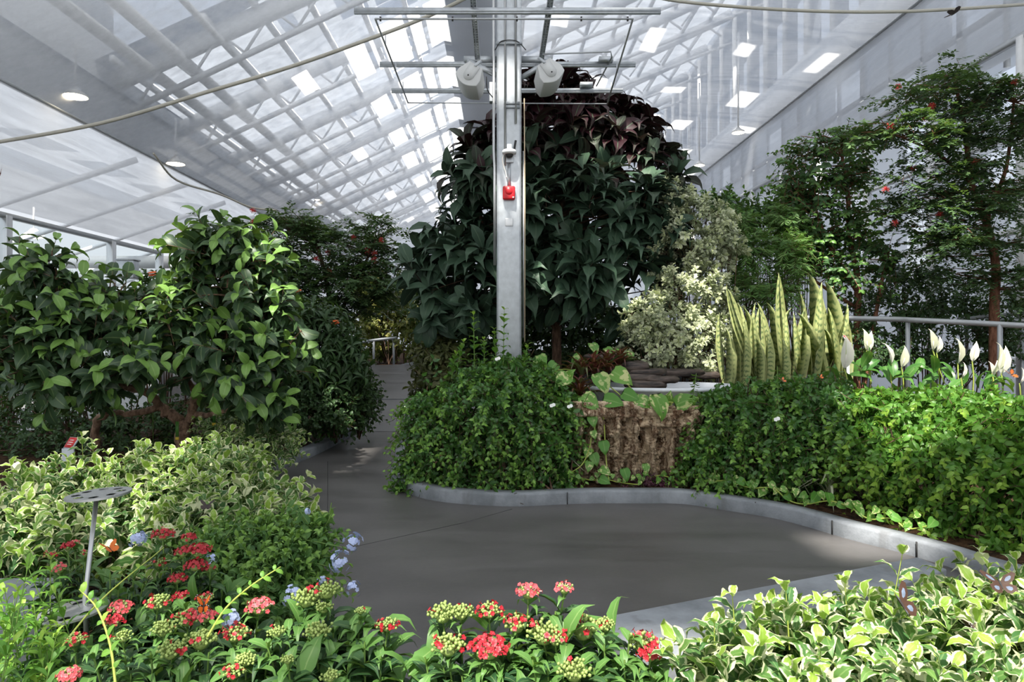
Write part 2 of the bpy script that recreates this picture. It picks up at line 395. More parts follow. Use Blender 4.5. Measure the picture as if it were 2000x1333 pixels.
def root_of(name, label, cat, loc, group=None): return thing(name, label, cat, loc, group)
def star(g, c, n, r, petals=5, wid=.42, cup=.15, rn=None):
    n = nrm(np.asarray(n, float)); u = nrm(np.cross(n, V(.3, .2, .9) if abs(n[2]) < .9 else V(1, 0, 0))); v = np.cross(n, u); a0 = random.random() * 6
    pts = []; dirs = []
    for k in range(petals):
        a = a0 + k * 2 * math.pi / petals; dirs.append(math.cos(a) * u + math.sin(a) * v + cup * n)
    dirs = np.array(dirs); inst(g, T_PETAL, np.repeat(np.asarray(c, float)[None], petals, 0), dirs, np.repeat(n[None], petals, 0), r, r * wid / .3, rn)
T_PETAL = leaf_t([(.3, .14), (.7, .3)], .1, .2)
def ico(g, c, r, rn=None, seg=6, rings=4):
    r = np.broadcast_to(np.asarray(r, float), (3,)); a = np.arange(seg) * 2 * math.pi / seg; ph = np.linspace(0, math.pi, rings + 1)
    v = np.stack([np.outer(np.sin(ph), np.cos(a)), np.outer(np.sin(ph), np.sin(a)), np.repeat(np.cos(ph)[:, None], seg, 1)], -1).reshape(-1, 3) * r + np.asarray(c, float)
    q = [[i * seg + k, (i + 1) * seg + k, (i + 1) * seg + (k + 1) % seg, i * seg + (k + 1) % seg] for i in range(rings) for k in range(seg)]
    g.add(v, quads=q, rn=None if rn is None else np.tile(rn, (len(v), 1)))
# ================================================================== SETTING
XL, XR, ZE, ZF, ZR = -7.0, 8.0, 3.2, 5.1, 8.05        # side walls, glass-wall top, net fold, gutter
Y0, Y1 = -6.0, 34.0
SUN = V(.17, .5, -.85)
g = Geo(); g.add([(XL - 6, Y0, 0), (XR + 3, Y0, 0), (XR + 3, Y1, 0), (XL - 6, Y1, 0)], quads=[[0, 1, 2, 3]])
struct('floor', g, M['floor'])
# saw-cut joints in the concrete
for i, pts in enumerate(([G(520, 1104), G(700, 1067), G(905, 1022)], [G(905, 1022), G(1000, 995)], [G(640, 1020), G(640, 902)])):
    g = Geo(); tube(g, [p + V(0, 0, -.002) for p in pts], .0045, 6); struct('trim_%d' % (i + 1), g, M['dark'])
# kerbs
def kerb_line(pts, w, h, name):
    p = smoothline(pts, 6); t = nrm(np.gradient(p, axis=0)); n = np.stack([-t[:, 1], t[:, 0], 0 * t[:, 0]], 1)
    g = Geo(); a = p; b = p + n * w; K = len(p); e = V(0, 0, h); c = V(0, 0, h - .015)
    i1 = a + n * .015; v = np.concatenate([a, a + c, i1 + e, b + e, b]); q = []
    for s in range(4):
        for i in range(K - 1): q.append([s * K + i, s * K + i + 1, (s + 1) * K + i + 1, (s + 1) * K + i])
    q += [[0, K, 4 * K, 4 * K], ] if False else []
    g.add(v, quads=q); g.add(np.array([v[k * K] for k in range(5)]), tris=[[0, 1, 2], [0, 2, 3], [0, 3, 4]]); g.add(np.array([v[k * K + K - 1] for k in range(5)]), tris=[[0, 2, 1], [0, 3, 2], [0, 4, 3]])
    struct(name, g, M['kerb']); return p
cb = [(772, 905), (764, 938), (782, 958), (830, 975), (900, 985), (1000, 990), (1080, 987), (1160, 984), (1250, 984), (1330, 985), (1400, 995), (1500, 1011), (1570, 1028), (1650, 1052), (1750, 1078), (1840, 1104), (1920, 1132), (2040, 1165), (2200, 1200), (2420, 1240)]
CB = [G(*q) for q in cb]
kc = kerb_line([V(-1.35, 10.6, 0), V(-1.32, 9.0, 0)] + CB, .14, .11, 'kerb_center')
lb = [(-160, 985), (60, 985), (230, 972), (420, 945), (500, 928), (560, 912), (620, 888), (680, 856), (712, 833)]
LB = [G(*q) for q in lb] + [V(-2.3, 11.6, 0)]
for i, q in enumerate((G(905, 984), G(1108, 986), G(1475, 1006), G(1625, 1045), G(1790, 1090))):
    g = Geo(); box(g, q + V(0, -.001, .055), (.006, .012, .105)); struct('trim_%d' % (20 + i), g, M['dark'])
kl = kerb_line(LB, .14, .11, 'kerb_left')
# planting beds
g = Geo(); ci = kc + V(0.02, .1, 0); poly(g, [tuple(p[:2]) for p in ci] + [(9.2, 3.5), (9.2, 12.5), (-1.2, 12.5)], .07); struct('ground_center_bed', g, M['soil'])
g = Geo(); li = kl + V(-.02, .1, 0); poly(g, [tuple(p[:2]) for p in li] + [(-3.2, 20), (-7, 20), (-7, 6)], .07); struct('ground_left_bed', g, M['soil'])
g = Geo(); poly(g, [(-3.7, 3.15), (-3.7, 5.1), (-2.2, 5.2), (-1.15, 4.6), (-.95, 3.5), (-1.6, 3.15)], .05); struct('ground_front_left_bed', g, M['soil'])
g = Geo(); poly(g, [(-3.3, .9), (-3.3, 2.45), (.35, 2.45), (.45, .9)], .05); struct('ground_front_bed', g, M['soil'])
g = Geo(); poly(g, [(.55, .9), (.55, 2.2), (2.4, 2.9), (3.2, 2.9), (3.2, .9)], .05); struct('ground_front_right_bed', g, M['soil'])
# ramp at the back and its end kerb
g = Geo(); r = [(-2.25, 10.6, 0.004), (-1.3, 10.6, .004), (-1.55, 13.5, .45), (-1.85, 16.6, .80), (-3.3, 16.2, .78), (-2.75, 13.5, .45)]
g.add(r, quads=[[0, 1, 2, 5], [5, 2, 3, 4]]); struct('floor_ramp', g, M['floor'])
g = Geo(); bar(g, P(700, 736, 16.4), P(812, 712, 16.9), .12, .14); struct('kerb_ramp_end', g, M['kerb'])
g = Geo(); bar(g, V(-2.6, 12.6, .315), V(-1.5, 12.6, .315), .012, .012); struct('trim_9', g, M['kerb'])
g = Geo(); g.add([(-8, 16.9, .75), (8, 16.9, .75), (8, 34, .75), (-8, 34, .75)], quads=[[0, 1, 2, 3]]); struct('ground_back_bed', g, M['soil'])

# --- nets
def sheet(name, a, b, c, d, mat, nu=40, nv=10, amp=.05):
    a, b, c, d = (np.asarray(x, float) for x in (a, b, c, d)); U, W = np.meshgrid(np.linspace(0, 1, nu), np.linspace(0, 1, nv))
    U = U[..., None]; W = W[..., None]; p = (1 - U) * (1 - W) * a + U * (1 - W) * b + U * W * c + (1 - U) * W * d
    n = nrm(np.cross(b - a, d - a)); p = p + n * (amp * np.sin(U * 23 + 2 * W) * np.sin(W * math.pi) + amp * .6 * np.sin(U * 61 + 9 * W) * np.sin(W * math.pi))
    i = np.arange(nu * nv).reshape(nv, nu); q = np.stack([i[:-1, :-1], i[:-1, 1:], i[1:, 1:], i[1:, :-1]], -1).reshape(-1, 4)
    g = Geo(); g.add(p.reshape(-1, 3), quads=q); struct(name, g, mat, smooth=True)
sheet('ceiling_net_left', (XL, Y0, ZF), (XL, Y1, ZF), (-1.2, Y1, ZR), (-1.2, Y0, ZR), M['net'], 60, 14, .06)
sheet('ceiling_net_right', (.05, Y0, ZR - .1), (.05, Y1, ZR - .1), (XR, Y1, 7.84), (XR, Y0, 7.84), M['net'], 60, 14, .08)
sheet('wall_left_net', (XL, Y0, ZE + .1), (XL, Y1, ZE + .1), (XL, Y1, ZF), (XL, Y0, ZF), M['netwall'], 40, 5, .03)
sheet('wall_right_net', (XR, Y0, 6.06), (XR, Y1, 6.06), (XR, Y1, 7.84), (XR, Y0, 7.84), M['netwall'], 40, 5, .03)
sheet('ceiling_gutter_net', (-1.2, 11.5, ZR), (-1.2, Y1, ZR), (.05, Y1, ZR - .1), (.05, 11.5, ZR - .1), M['gutter'], 30, 4, .02)
sheet('ceiling_net_middle', (-1.2, Y0, ZR), (-1.2, 11.5, ZR), (.05, 11.5, ZR - .1), (.05, Y0, ZR - .1), M['net'], 30, 4, .02)
sheet('wall_back', (XL - 5, Y1, 0), (XR, Y1, 0), (XR, Y1, 12), (XL - 5, Y1, 12), M['netwall'], 10, 5, .05)
g = Geo(); g.add([(XL - 5, Y0, 0), (XR, Y0, 0), (XR, Y0, 9), (XL - 5, Y0, 9)], quads=[[0, 1, 2, 3]]); struct('wall_front', g, M['blind'])
# added unseen sheet over the near half, holes shaped to aim sun patches
OPEN = []
def sunhole(x0, x1, y0, y1): OPEN.append((x0, x1, y0, y1))
def cut_sheet(name, X, Yr, fn, mat, holes):
    xs = sorted({X[0], X[1], *[h[0] for h in holes], *[h[1] for h in holes]}); ys = sorted({Yr[0], Yr[1], *[h[2] for h in holes], *[h[3] for h in holes]})
    g = Geo()
    for i in range(len(xs) - 1):
        for j in range(len(ys) - 1):
            mx, my = (xs[i] + xs[i + 1]) / 2, (ys[j] + ys[j + 1]) / 2
            if any(h[0] < mx < h[1] and h[2] < my < h[3] for h in holes): continue
            g.add([fn(xs[i], ys[j]), fn(xs[i + 1], ys[j]), fn(xs[i + 1], ys[j + 1]), fn(xs[i], ys[j + 1])], quads=[[0, 1, 2, 3]])
    struct(name, g, mat)
# sun holes, each traced back from the place it lights
sunhole(.60, 1.35, -.35, .22)          # floor patch
sunhole(1.45, 3.2, .55, 1.75)          # sunny end of the hedge
sunhole(2.2, 4.2, 1.95, 3.3)           # peace lilies
sunhole(.9, 2.7, 3.35, 4.25)           # snake plant
sunhole(.2, .75, 4.4, 4.75); sunhole(1.0, 1.5, 4.3, 4.9)            # pale shrub
sunhole(.2, 1.2, 5.9, 6.7)             # lit leaves of the purple tree
sunhole(-1.15, -.5, 5.3, 5.55); sunhole(-1.25, -.55, 4.5, 4.85)         # column
sunhole(-1.7, .8, -3.6, -2.2)         # front right bush
for i in range(5): sunhole(-3.3 + i * .45, -3.3 + i * .45 + .24, -2.9, -2.15)   # pentas
for i in range(4): sunhole(-4.9 + i * .42, -4.9 + i * .42 + .2, -1.5, .3)       # variegated bush
sunhole(2.9, 5.0, 5.2, 6.4); sunhole(4.6, 6.6, 4.0, 4.8)                        # trees by the right wall
for i in range(3): sunhole(-4.8 + i * 1.1, -4.4 + i * 1.1, 2.6, 4.2)              # left tree
cut_sheet('ceiling_added_sun_mask', (XL - .4, XR + .4), (Y0, 12.0), lambda x, y: (x, y, 8.35), M['sun_mask'], OPEN)

# --- roof over the far half: rafters, purlins, webs, panels
ZL = lambda x: 8.75 + .46 * (x + 1.2)
ZRt = lambda x: 8.75 + .47 * x
for i, y in enumerate(np.arange(12.4, 34.5, 2.75)):
    g = Geo(); bar(g, (XL, y, ZL(XL)), (-1.1, y, ZL(-1.1)), .14, .32); bar(g, (XL + .3, y, ZL(XL) - .5), (-1.1, y, ZL(-1.1) - .55), .07, .09)
    for k in range(6):
        x0 = XL + .5 + k * .95; bar(g, (x0, y, ZL(x0) - .55), (x0 + .5, y, ZL(x0 + .5)), .04, .04); bar(g, (x0 + .5, y, ZL(x0 + .5)), (x0 + .95, y, ZL(x0 + .95) - .55), .04, .04)
    struct('ceiling_rafter_left', g, M['beam'])
    g = Geo(); bar(g, (0, y, ZRt(0)), (XR, y, ZRt(XR)), .14, .30); bar(g, (0, y, ZRt(0) - .35), (XR, y, ZRt(XR) - 1.0), .07, .09)
    for k in range(7):
        x0 = .3 + k * 1.05; bar(g, (x0, y, ZRt(x0) - .5), (x0 + .55, y, ZRt(x0 + .55)), .05, .05); bar(g, (x0 + .55, y, ZRt(x0 + .55)), (x0 + 1.05, y, ZRt(x0 + 1.05) - .6), .05, .05)
    struct('ceiling_rafter_right', g, M['beam'])
for x in np.arange(-6.8, -1.2, .8):
    g = Geo(); bar(g, (x, 12, ZL(x) + .2), (x, 34, ZL(x) + .2), .09, .12); struct('ceiling_purlin', g, M['beam'])
for x in np.arange(.6, 8, .95):
    g = Geo(); bar(g, (x, 12, ZRt(x) + .2), (x, 34, ZRt(x) + .2), .10, .12); struct('ceiling_purlin', g, M['beam'])
for x, r in ((-6.3, .11), (-5.75, .11), (-5.0, .06)):      # heating pipes under the left eave
    g = Geo(); tube(g, [(x, 9, 6.3 + (x + 6.3) * .4), (x, 34, 6.3 + (x + 6.3) * .4)], r, 10); struct('ceiling_pipe', g, M['white'])
# glazing: frosted shade panels with openings shaped to cast sun patches on the net
holesL = []
yy = np.arange(12.4, 34.0, 2.75)
for j, y in enumerate(yy):
    for x0, x1, a, b in ((-2.55, -1.75, .25, 2.5), (-3.25, -2.7, .5, 1.9), (-1.65, -1.25, .3, 2.3)):
        holesL.append((x0, x1, y + a, y + b))
    if j % 2 == 0: holesL.append((-4.3, -4.0, y + .5, y + 1.5))
cut_sheet('ceiling_glazing_left', (XL - .25, -1.15), (12, 34), lambda x, y: (x, y, ZL(x) + .3), M['frost'], holesL)
holesR = []
for j, y in enumerate(yy):
    for i, x in enumerate(np.arange(.7, 7.6, .95)):
        if (i + j) % 2 == 0: holesR.append((x + .1, x + .4 + .2 * ((i + j // 2) % 2), y + .4, y + .9 + .9 * ((i * 7 + j * 3) % 4) / 3))
cut_sheet('ceiling_glazing_right', (.02, XR + .2), (12, 34), lambda x, y: (x, y, ZRt(x) + .3), M['frost'], holesR)
g = Geo(); bar(g, (-.55, 12, 8.75), (-.55, 34, 8.75), 1.2, .3); struct('ceiling_gutter', g, M['beam'])
# clerestory band above the right net
g = Geo(); bar(g, (XR + .1, 12, 8.3), (XR + .1, 34, 8.3), .2, 1.0); struct('wall_right_band', g, M['beam'])
for i, y in enumerate(np.arange(12.4, 34.5, 1.375)):
    g = Geo(); bar(g, (XR + .1, y, 8.7), (XR + .1, y, 12.6), .14 if i % 2 == 0 else .06, .12); struct('wall_right_clerestory_post', g, M['white'])
for i, y in enumerate(np.arange(9, 34.5, 1.1)):
    g = Geo(); bar(g, (XR + .35, y, 5.9), (XR + .35, y, 7.9), .16 if i % 3 == 0 else .06, .08); struct('wall_right_upper_post', g, M['white'])
g = Geo(); bar(g, (XR + .35, 9, 6.9), (XR + .35, 34, 6.9), .08, .12); struct('wall_right_upper_rail', g, M['beam'])
cut_sheet('wall_right_upper_panel', (9, 34), (5.9, 8.0), lambda a, b: (XR + .45, a, b), M['blind'], [(9.2 + 2.2 * k, 9.9 + 2.2 * k + .6 * (k % 2), 6.1 + .9 * (k % 2), 6.8 + .9 * (k % 2)) for k in range(11)])
cut_sheet('wall_right_clerestory_panel', (12, 34), (8.7, 12.8), lambda a, b: (XR + .25, a, b), M['frost'], [(12.6 + 1.375 * k, 13.3 + 1.375 * k, 9.0, 10.6) for k in range(15)])
cut_sheet('wall_left_eave', (8, 34), (ZF, 6.5), lambda a, b: (XL - .1, a, b), M['eave'], [])
cut_sheet('wall_left_sun_blocker', (Y0, 12.6), (6.5, 8.4), lambda a, b: (XL - .1, a, b), M['eave'], [])  # added to stop sun leaking in between the eave and the overhead sheet
g = Geo(); g.add([(.02, 12, 8.35), (XR + .2, 12, 8.35), (XR + .2, 12, ZRt(XR + .2) + .3), (.02, 12, ZRt(0) + .3)], quads=[[0, 1, 2, 3]]); struct('ceiling_end_sun_blocker', g, M['frost'])  # added out of view to stop sun entering at the roof step
# --- left glass wall
g = Geo(); bar(g, (XL, 2, ZE), (XL, 14.1, ZE), .08, .07); struct('trim_4', g, M['steelgrey'])
for i, y in enumerate((9.7, 12.35, 14.1)):
    g = Geo(); bar(g, (XL, y, 0), (XL, y, ZE), .12, .12, (1, 0, 0)); struct('window_post_left', g, M['alu'], bevel=.006)
g = Geo(); bar(g, (XL, 9.7, .9), (XL, 14.1, .9), .06, .06); struct('window_rail_left', g, M['alu'])
g = Geo(); g.add([(XL, 2, 0), (XL, 14.1, 0), (XL, 14.1, ZE), (XL, 2, ZE)], quads=[[0, 1, 2, 3]]); struct('window_1', g, M['glass'])
g = Geo(); bar(g, (XL, 14.1, .9), (XL, 17.1, .9), .1, 1.8); struct('wall_left_low', g, M['white'])
g = Geo(); bar(g, P(350, 500, 16.5), P(350, 560, 16.5), .25, .2, (0, 1, 0)); bar(g, V(XL - .5, 16.5, 0), V(XL - .5, 16.5, 3.6), .25, .25, (0, 1, 0)); struct('wall_left_post', g, M['white'])
# the neighbouring bay seen through the glass
g = Geo(); g.add([(-13, 0, 0), (-13, 34, 0), (-13, 34, 6), (-13, 0, 6)], quads=[[0, 1, 2, 3]]); struct('wall_neighbour', g, M['blind'])
g = Geo(); bar(g, (-11, 14.5, 3.05), (-7, 14.5, 3.05), .15, .25); bar(g, (-11, 18, 3.2), (-7, 18, 3.2), .15, .2)
struct('wall_neighbour_beam', g, M['white'])
for k in range(7):
    g = Geo(); bar(g, (-12.5, 13 + 2.2 * k, 3.0), (-7.2, 13.6 + 2.2 * k, 5.0), .08, .1); struct('ceiling_neighbour_rafter', g, M['beam'])
cut_sheet('ceiling_neighbour', (-13, XL), (0, 34), lambda x, y: (x, y, 6.0 - .08 * (x + 7)), M['frost'], [(-12, -11, 10 + 3 * i, 12 + 3 * i) for i in range(7)])
# --- right wall: posts, rails and white blinds
for i, y in enumerate(np.arange(-5, 34, 2.2)):
    g = Geo(); bar(g, (XR, y, 0), (XR, y, 6.06), .13, .13, (1, 0, 0)); struct('window_post_right', g, M['white'])
for z, w in ((6.06, .10), (4.6, .06), (3.1, .09), (1.1, .09)):
    g = Geo(); bar(g, (XR, Y0, z), (XR, Y1, z), .09, w); struct('window_rail_right', g, M['steelgrey'] if z > 6 else M['white'])
hb = [(y + .2, y + .95, z0, z1) for y, z0, z1 in ((10.4, 3.9, 4.5), (12.6, 2.6, 3.9), (14.8, 3.3, 4.6), (10.4, 5.0, 5.9), (17, 4.7, 5.9), (19.2, 3.2, 4.3), (12.6, 4.7, 5.8), (8.2, 1.3, 2.9), (21.4, 4.8, 5.8), (23.6, 3.4, 4.4))]
cut_sheet('wall_right_blind', (Y0, Y1), (0, 6.06), lambda a, b: (XR + .12, a, b), M['blind'], hb)

# ------------------------------------------------------------------ column and what hangs on it
YC = 7.9; cx = (994 - CX) / F * YC
o = thing('steel_column', 'galvanised steel column rising through the planting bed beside the purple-leaved tree', 'column', (cx, YC, .07)); COLUMN = o
def on(py, dx=0.0, yf=YC - .145): return V(cx + dx, yf, H - (py - CY) / F * YC)
g = Geo(); bar(g, (cx, YC, .07), (cx, YC, 8.6), .285, .285, (0, 1, 0)); g.build('post', M['galv'], o, bevel=.03)
def kid(nm, mat, f, parent=None, **kw):
    g = Geo(); f(g); return g.build(nm, mat, parent or o, **kw)
for dx in (-.045, .075):
    kid('conduit', M['alu'], lambda g: tube(g, [on(330 if dx < 0 else 250, dx, YC - .165), on(-900, dx, YC - .165)], .013, 8))
kid('conduit', M['alu'], lambda g: tube(g, [on(520, -.165, YC - .1), on(330, -.165, YC - .1), on(300, -.175, YC - .1), on(-800, -.175, YC - .1)], .016, 8))
kid('conduit', M['alu'], lambda g: tube(g, [on(660, .165, YC - .1), on(300, .165, YC - .1)], .010, 8))
kid('rope', M['tan'], lambda g: tube(g, [on(668, .178, YC - .13), on(400, .18, YC - .13), on(200, .172, YC - .13)], .007, 6))
for py in (96, 211, 218): kid('strap', M['galv'], lambda g: bar(g, on(py, -.15 if py < 100 else -.06, YC - .16), on(py, .15 if py < 100 else .12, YC - .16), .03, .03))
kid('cable_loop', M['dark'], lambda g: tube(g, smoothline([on(108, -.16), on(94, -.09, YC - .18), on(92, .05, YC - .18), on(97, .12, YC - .17), on(108, .19)]), .006, 6))
kid('cover_plate', M['alu'], lambda g: bar(g, on(446, .0, YC - .15), on(431, .0, YC - .15), .085, .012, (0, 1, 0)), bevel=.003)
kid('bracket', M['galv'], lambda g: (bar(g, V(cx - .52, YC - .02, on(118)[2]), V(cx - .14, YC - .02, on(118)[2]), .06, .06), bar(g, V(cx - .48, YC - .04, on(122)[2]), V(cx - .14, YC - .04, on(150)[2]), .05, .05)))
kid('bracket', M['galv'], lambda g: (bar(g, V(cx + .14, YC - .02, on(118)[2]), V(cx + .50, YC - .02, on(118)[2]), .06, .06), bar(g, V(cx + .46, YC - .04, on(122)[2]), V(cx + .14, YC - .04, on(155)[2]), .05, .05)))
kid('junction_box', M['galv'], lambda g: box(g, on(185, -.19, YC - .05), (.07, .1, .22)), bevel=.004)
# red fire strobe
c = on(384, -.003, YC - .15)
s = thing('fire_alarm_strobe', 'red fire alarm strobe box on the front of the steel column', 'fire alarm', c)
kid('housing', M['red'], lambda g: box(g, c + V(0, -.035, 0), (.14, .07, .155)), s, bevel=.018)
kid('lens', M['red'], lambda g: lathe(g, [(0, .014), (.03, .012), (.045, 0)], c + V(0, -.07, .02), 16, np.array([[1, 0, 0], [0, 0, -1], [0, 1, 0]])), s)
kid('corner_label', M['cream'], lambda g: box(g, c + V(.048, -.072, -.055), (.018, .004, .016)), s)
kid('back_strip', M['galv'], lambda g: bar(g, on(372, .0), on(318, .0), .04, .012, (0, 1, 0)), s)
# round white sensor
c = on(310, .0, YC - .15)
s = thing('round_sensor', 'white round dome sensor bracketed to the column above the red alarm', 'sensor', c)
kid('disc', M['white'], lambda g: lathe(g, [(0, .028), (.07, .028), (.082, .014), (.078, -.014), (.04, -.02), (0, -.02)], c + V(0, -.09, .005), 24), s)
kid('dome', M['dark'], lambda g: lathe(g, [(.045, 0), (.04, -.022), (.022, -.036), (0, -.04)], c + V(0, -.09, -.014), 16), s)
kid('stem', M['white'], lambda g: bar(g, c + V(0, -.08, .03), c + V(0, -.08, .10), .055, .05, (0, 1, 0)), s, bevel=.008)
kid('mount_plate', M['galv'], lambda g: box(g, c + V(0, -.01, -.05), (.10, .02, .075)), s, bevel=.003)
kid('lead', M['cream'], lambda g: tube(g, smoothline([c + V(-.06, -.08, 0), c + V(-.075, -.05, -.08), c + V(-.04, -.02, -.2), c + V(-.03, -.012, -.26)]), .006, 6), s)
kid('dark_hose', M['dark'], lambda g: tube(g, [c + V(.055, -.02, .04), c + V(.075, -.03, .16)], .012, 8), s)
# ceiling frame of slotted channel with misting pipe
FZ = 4.64
fr = thing('hanging_channel_frame', 'hanging frame of grey steel channel bars around the top of the column', 'frame', (cx, YC, FZ))
for Yb, xa, xb in ((6.6, 692, 1290), (7.9, 742, 1241), (8.75, 765, 1216)):
    kid('cross_bar', M['galv'], lambda g: (bar(g, ((xa - CX) / F * Yb, Yb, FZ), ((xb - CX) / F * Yb, Yb, FZ), .042, .042), bar(g, ((xa - CX) / F * Yb, Yb - .005, FZ - .028), ((xb - CX) / F * Yb, Yb - .005, FZ - .028), .03, .014)), fr)
for xa, xb in ((928, 932), (1074, 1056)):
    x0 = (xb - CX) / F * 7.9
    def slot(g):
        bar(g, (x0, 4.2, FZ + .05), (x0, 7.95, FZ + .05), .012, .042); bar(g, (x0 + .03, 4.2, FZ + .05), (x0 + .03, 7.95, FZ + .05), .006, .042); bar(g, (x0 - .02, 4.2, FZ + .05), (x0 - .02, 7.95, FZ + .05), .006, .042)
        for k in range(60): box(g, (x0 + .005, 4.25 + k * .062, FZ + .045), (.05, .028, .03))
    kid('slotted_arm', M['galv'], slot, fr)
mp = thing('misting_pipe', 'thin dark misting pipe loop slung under the channel frame', 'pipe', (0, 6.5, 4.5))
a, b, c_, d = P(733, 37, 6.47), P(1236, 37, 6.47), P(1186, 203, 8.79), P(797, 201, 8.79)
kid('pipe', M['steelgrey'], lambda g: (tube(g, [a, b], .010, 8), tube(g, [b, c_], .010, 8), tube(g, [c_, d], .008, 8), tube(g, [d, a], .010, 8)), mp)
for t in (.02, .3, .55, .8, .98):
    kid('nozzle', M['dark'], lambda g: (bar(g, a + (b - a) * t + V(0, 0, -.02), a + (b - a) * t + V(0, 0, .02), .016, .016)), mp)
for p_, q_ in ((a, d), (b, c_)):
    for t in (.25, .55, .8): kid('hanger', M['galv'], lambda g: bar(g, p_ + (q_ - p_) * t, p_ + (q_ - p_) * t + V(0, 0, .1), .010, .010), mp)
dc = thing('conduit_run', 'thin conduit bent along the right side of the channel frame', 'conduit', P(1195, 102, 7.8))
kid('pipe', M['steelgrey'], lambda g: tube(g, [P(1060, 106, 7.6), P(1193, 101, 7.6), P(1195, 112, 7.7), P(1165, 168, 8.5)], .009, 8), dc)
kid('junction_box', M['galv'], lambda g: (box(g, P(1183, 117, 7.85), (.16, .08, .05)), box(g, P(1145, 166, 8.7), (.16, .08, .05))), dc)
# loudspeakers
def speaker(cen, fx, label):
    s = thing('loudspeaker', label, 'loudspeaker', cen)
    zl = nrm(V(.12 * fx, -1, .12)); yl = -V(fx, 0, -.84); yl = nrm(yl - zl * (yl @ zl)); R = np.stack([np.cross(yl, zl), yl, zl], 1)
    w, d, h = .142, .16, .17                                # trapezoid cabinet with a bowed grille
    g = Geo(); prof = [(-.085, .13), (-w, 0), (-w * .98, -.07)] + [(-w * .98 + 2 * w * .98 * k / 8, -.07 - .055 * math.sin(math.pi * k / 8)) for k in range(1, 8)] + [(w * .98, -.07), (w, 0), (.085, .13)]
    n = len(prof); v = np.array([(x, y, z) for z in (-h, h) for x, y in prof]); q = [[k, (k + 1) % n, n + (k + 1) % n, n + k] for k in range(n)]
    ct = np.array([(0, 0, -h), (0, 0, h)]); tr = [[2 * n, (k + 1) % n, k] for k in range(n)] + [[2 * n + 1, n + k, n + (k + 1) % n] for k in range(n)]
    g.add(np.concatenate([v, ct]) @ R.T + cen, tris=tr, quads=q); g.build('cabinet', M['speaker'], s, smooth=False, bevel=.008)
    g = Geo(); v = []
    for z in (h + .001, h + .014): v += [(-.06, .12, z), (.06, .12, z)] + [(.06 * math.cos(a), -.01 + .06 * math.sin(a), z) for a in np.linspace(0, -math.pi, 9)]
    n = 11; q = [[k, (k + 1) % n, n + (k + 1) % n, n + k] for k in range(n)]; v.append((0, .04, h + .014)); tr = [[2 * n, n + (k + 1) % n, n + k] for k in range(n)]
    q = [[a_[0], a_[3], a_[2], a_[1]] for a_ in q]
    g.add(np.array(v) @ R.T + cen, tris=tr, quads=q); cap = g.build('top_cap', M['speaker'], s, smooth=False)
    g = Geo(); lathe(g, [(0, .004), (.009, .004), (.009, 0)], (0, 0, 0), 10); vv = g.v[0] + V(0, -.02, h + .014); g.v[0] = vv @ R.T + cen; g.build('knob', M['dark'], cap)
    g = Geo(); bar(g, R @ V(0, .1, h + .008) + cen, R @ V(0, .20, h * .75) + cen, .05, .025); g.build('yoke', M['galv'], s)
speaker(P(920, 160, 7.55), -.56, 'light grey loudspeaker on the left side of the column')
speaker(P(1071, 154, 7.55), .56, 'light grey loudspeaker on the right side of the column')
t = tag(Geo.build((lambda g: (tube(g, smoothline([P(950, 150, 7.6), P(952, 175, 7.6), P(962, 190, 7.75)]), .006, 6), g)[1])(Geo()), 'speaker_cable', M['dark']), 'black cable drooping between the left loudspeaker and the column', 'cable')

# overhead hoses
g = Geo(); tube(g, smoothline([P(-60, 284, 9), P(0, 277, 9), P(200, 240, 9), P(400, 181, 9), P(560, 133, 9), P(700, 84, 9), P(840, 30, 9), P(960, -30, 9)]), .026, 8)
tag(g.build('overhead_hose', M['hose']), 'grey-beige hose slung across the hall under the left ceiling net', 'hose')
g = Geo(); tube(g, smoothline([P(1240, -20, 9), P(1310, 0, 9), P(1450, 14, 9), P(1600, 22, 9), P(1740, 23, 9), P(1880, 17, 9), P(2060, 4, 9), P(2156, -6, 9)]), .022, 8)
tag(g.build('overhead_hose', M['hose']), 'pale sagging hose across the top of the right ceiling net', 'hose')
g = Geo(); tube(g, smoothline([P(300, 300, 12), P(345, 352, 13), P(430, 380, 14), P(490, 405, 14.5), P(540, 411, 14.6)]), .02, 6)
tag(g.build('hanging_cable', M['hose']), 'dark-tipped cable hanging along the fold of the left net', 'cable')
g = Geo(); tube(g, [(XL, 8, ZF), (XL, 34, ZF)], .03, 6); struct('trim_5', g, M['steelgrey'])
g = Geo(); tube(g, [(XR - .02, 8, 7.84), (XR - .02, 34, 7.84)], .03, 6); struct('trim_6', g, M['steelgrey'])

# pendant lamps
def lamp(px, py, Y, wpx, label, drop=1.0):
    c = P(px, py, Y); R_ = wpx / F * Y / 2
    s = thing('pendant_lamp', label, 'lamp', c, 'pendant lamps above the net')
    kid('lamp_shade', M['lampmetal'], lambda g: lathe(g, [(R_ * 1.02, -.01), (R_, .03), (R_ * .5, R_ * .5), (R_ * .25, R_ * .8), (0, R_ * .82)], c, 24), s)
    kid('bulb_disc', M['lampglow'], lambda g: lathe(g, [(R_ * .92, 0), (R_ * .5, -.03), (0, -.04)], c, 24), s)
    kid('cord', M['white'], lambda g: tube(g, [c + V(0, 0, R_ * .8), c + V(0, 0, R_ * .8 + drop)], .02, 6), s)
lamp(147, 188, 10.7, 44, 'glowing round pendant lamp highest on the left, above the hose', .7)
lamp(343, 320, 14.2, 34, 'glowing pendant lamp below the hose, above the left tree', .8)
lamp(66, 463, 16.0, 40, 'pendant lamp glowing behind the left glass wall', .5)
lamp(620, 390, 22, 10, 'tiny far lamp above the red-flowered tree behind the path', 1)
lamp(1442, 259, 16.5, 24, 'glowing pendant lamp hanging beneath the clerestory on the right', 2.3)
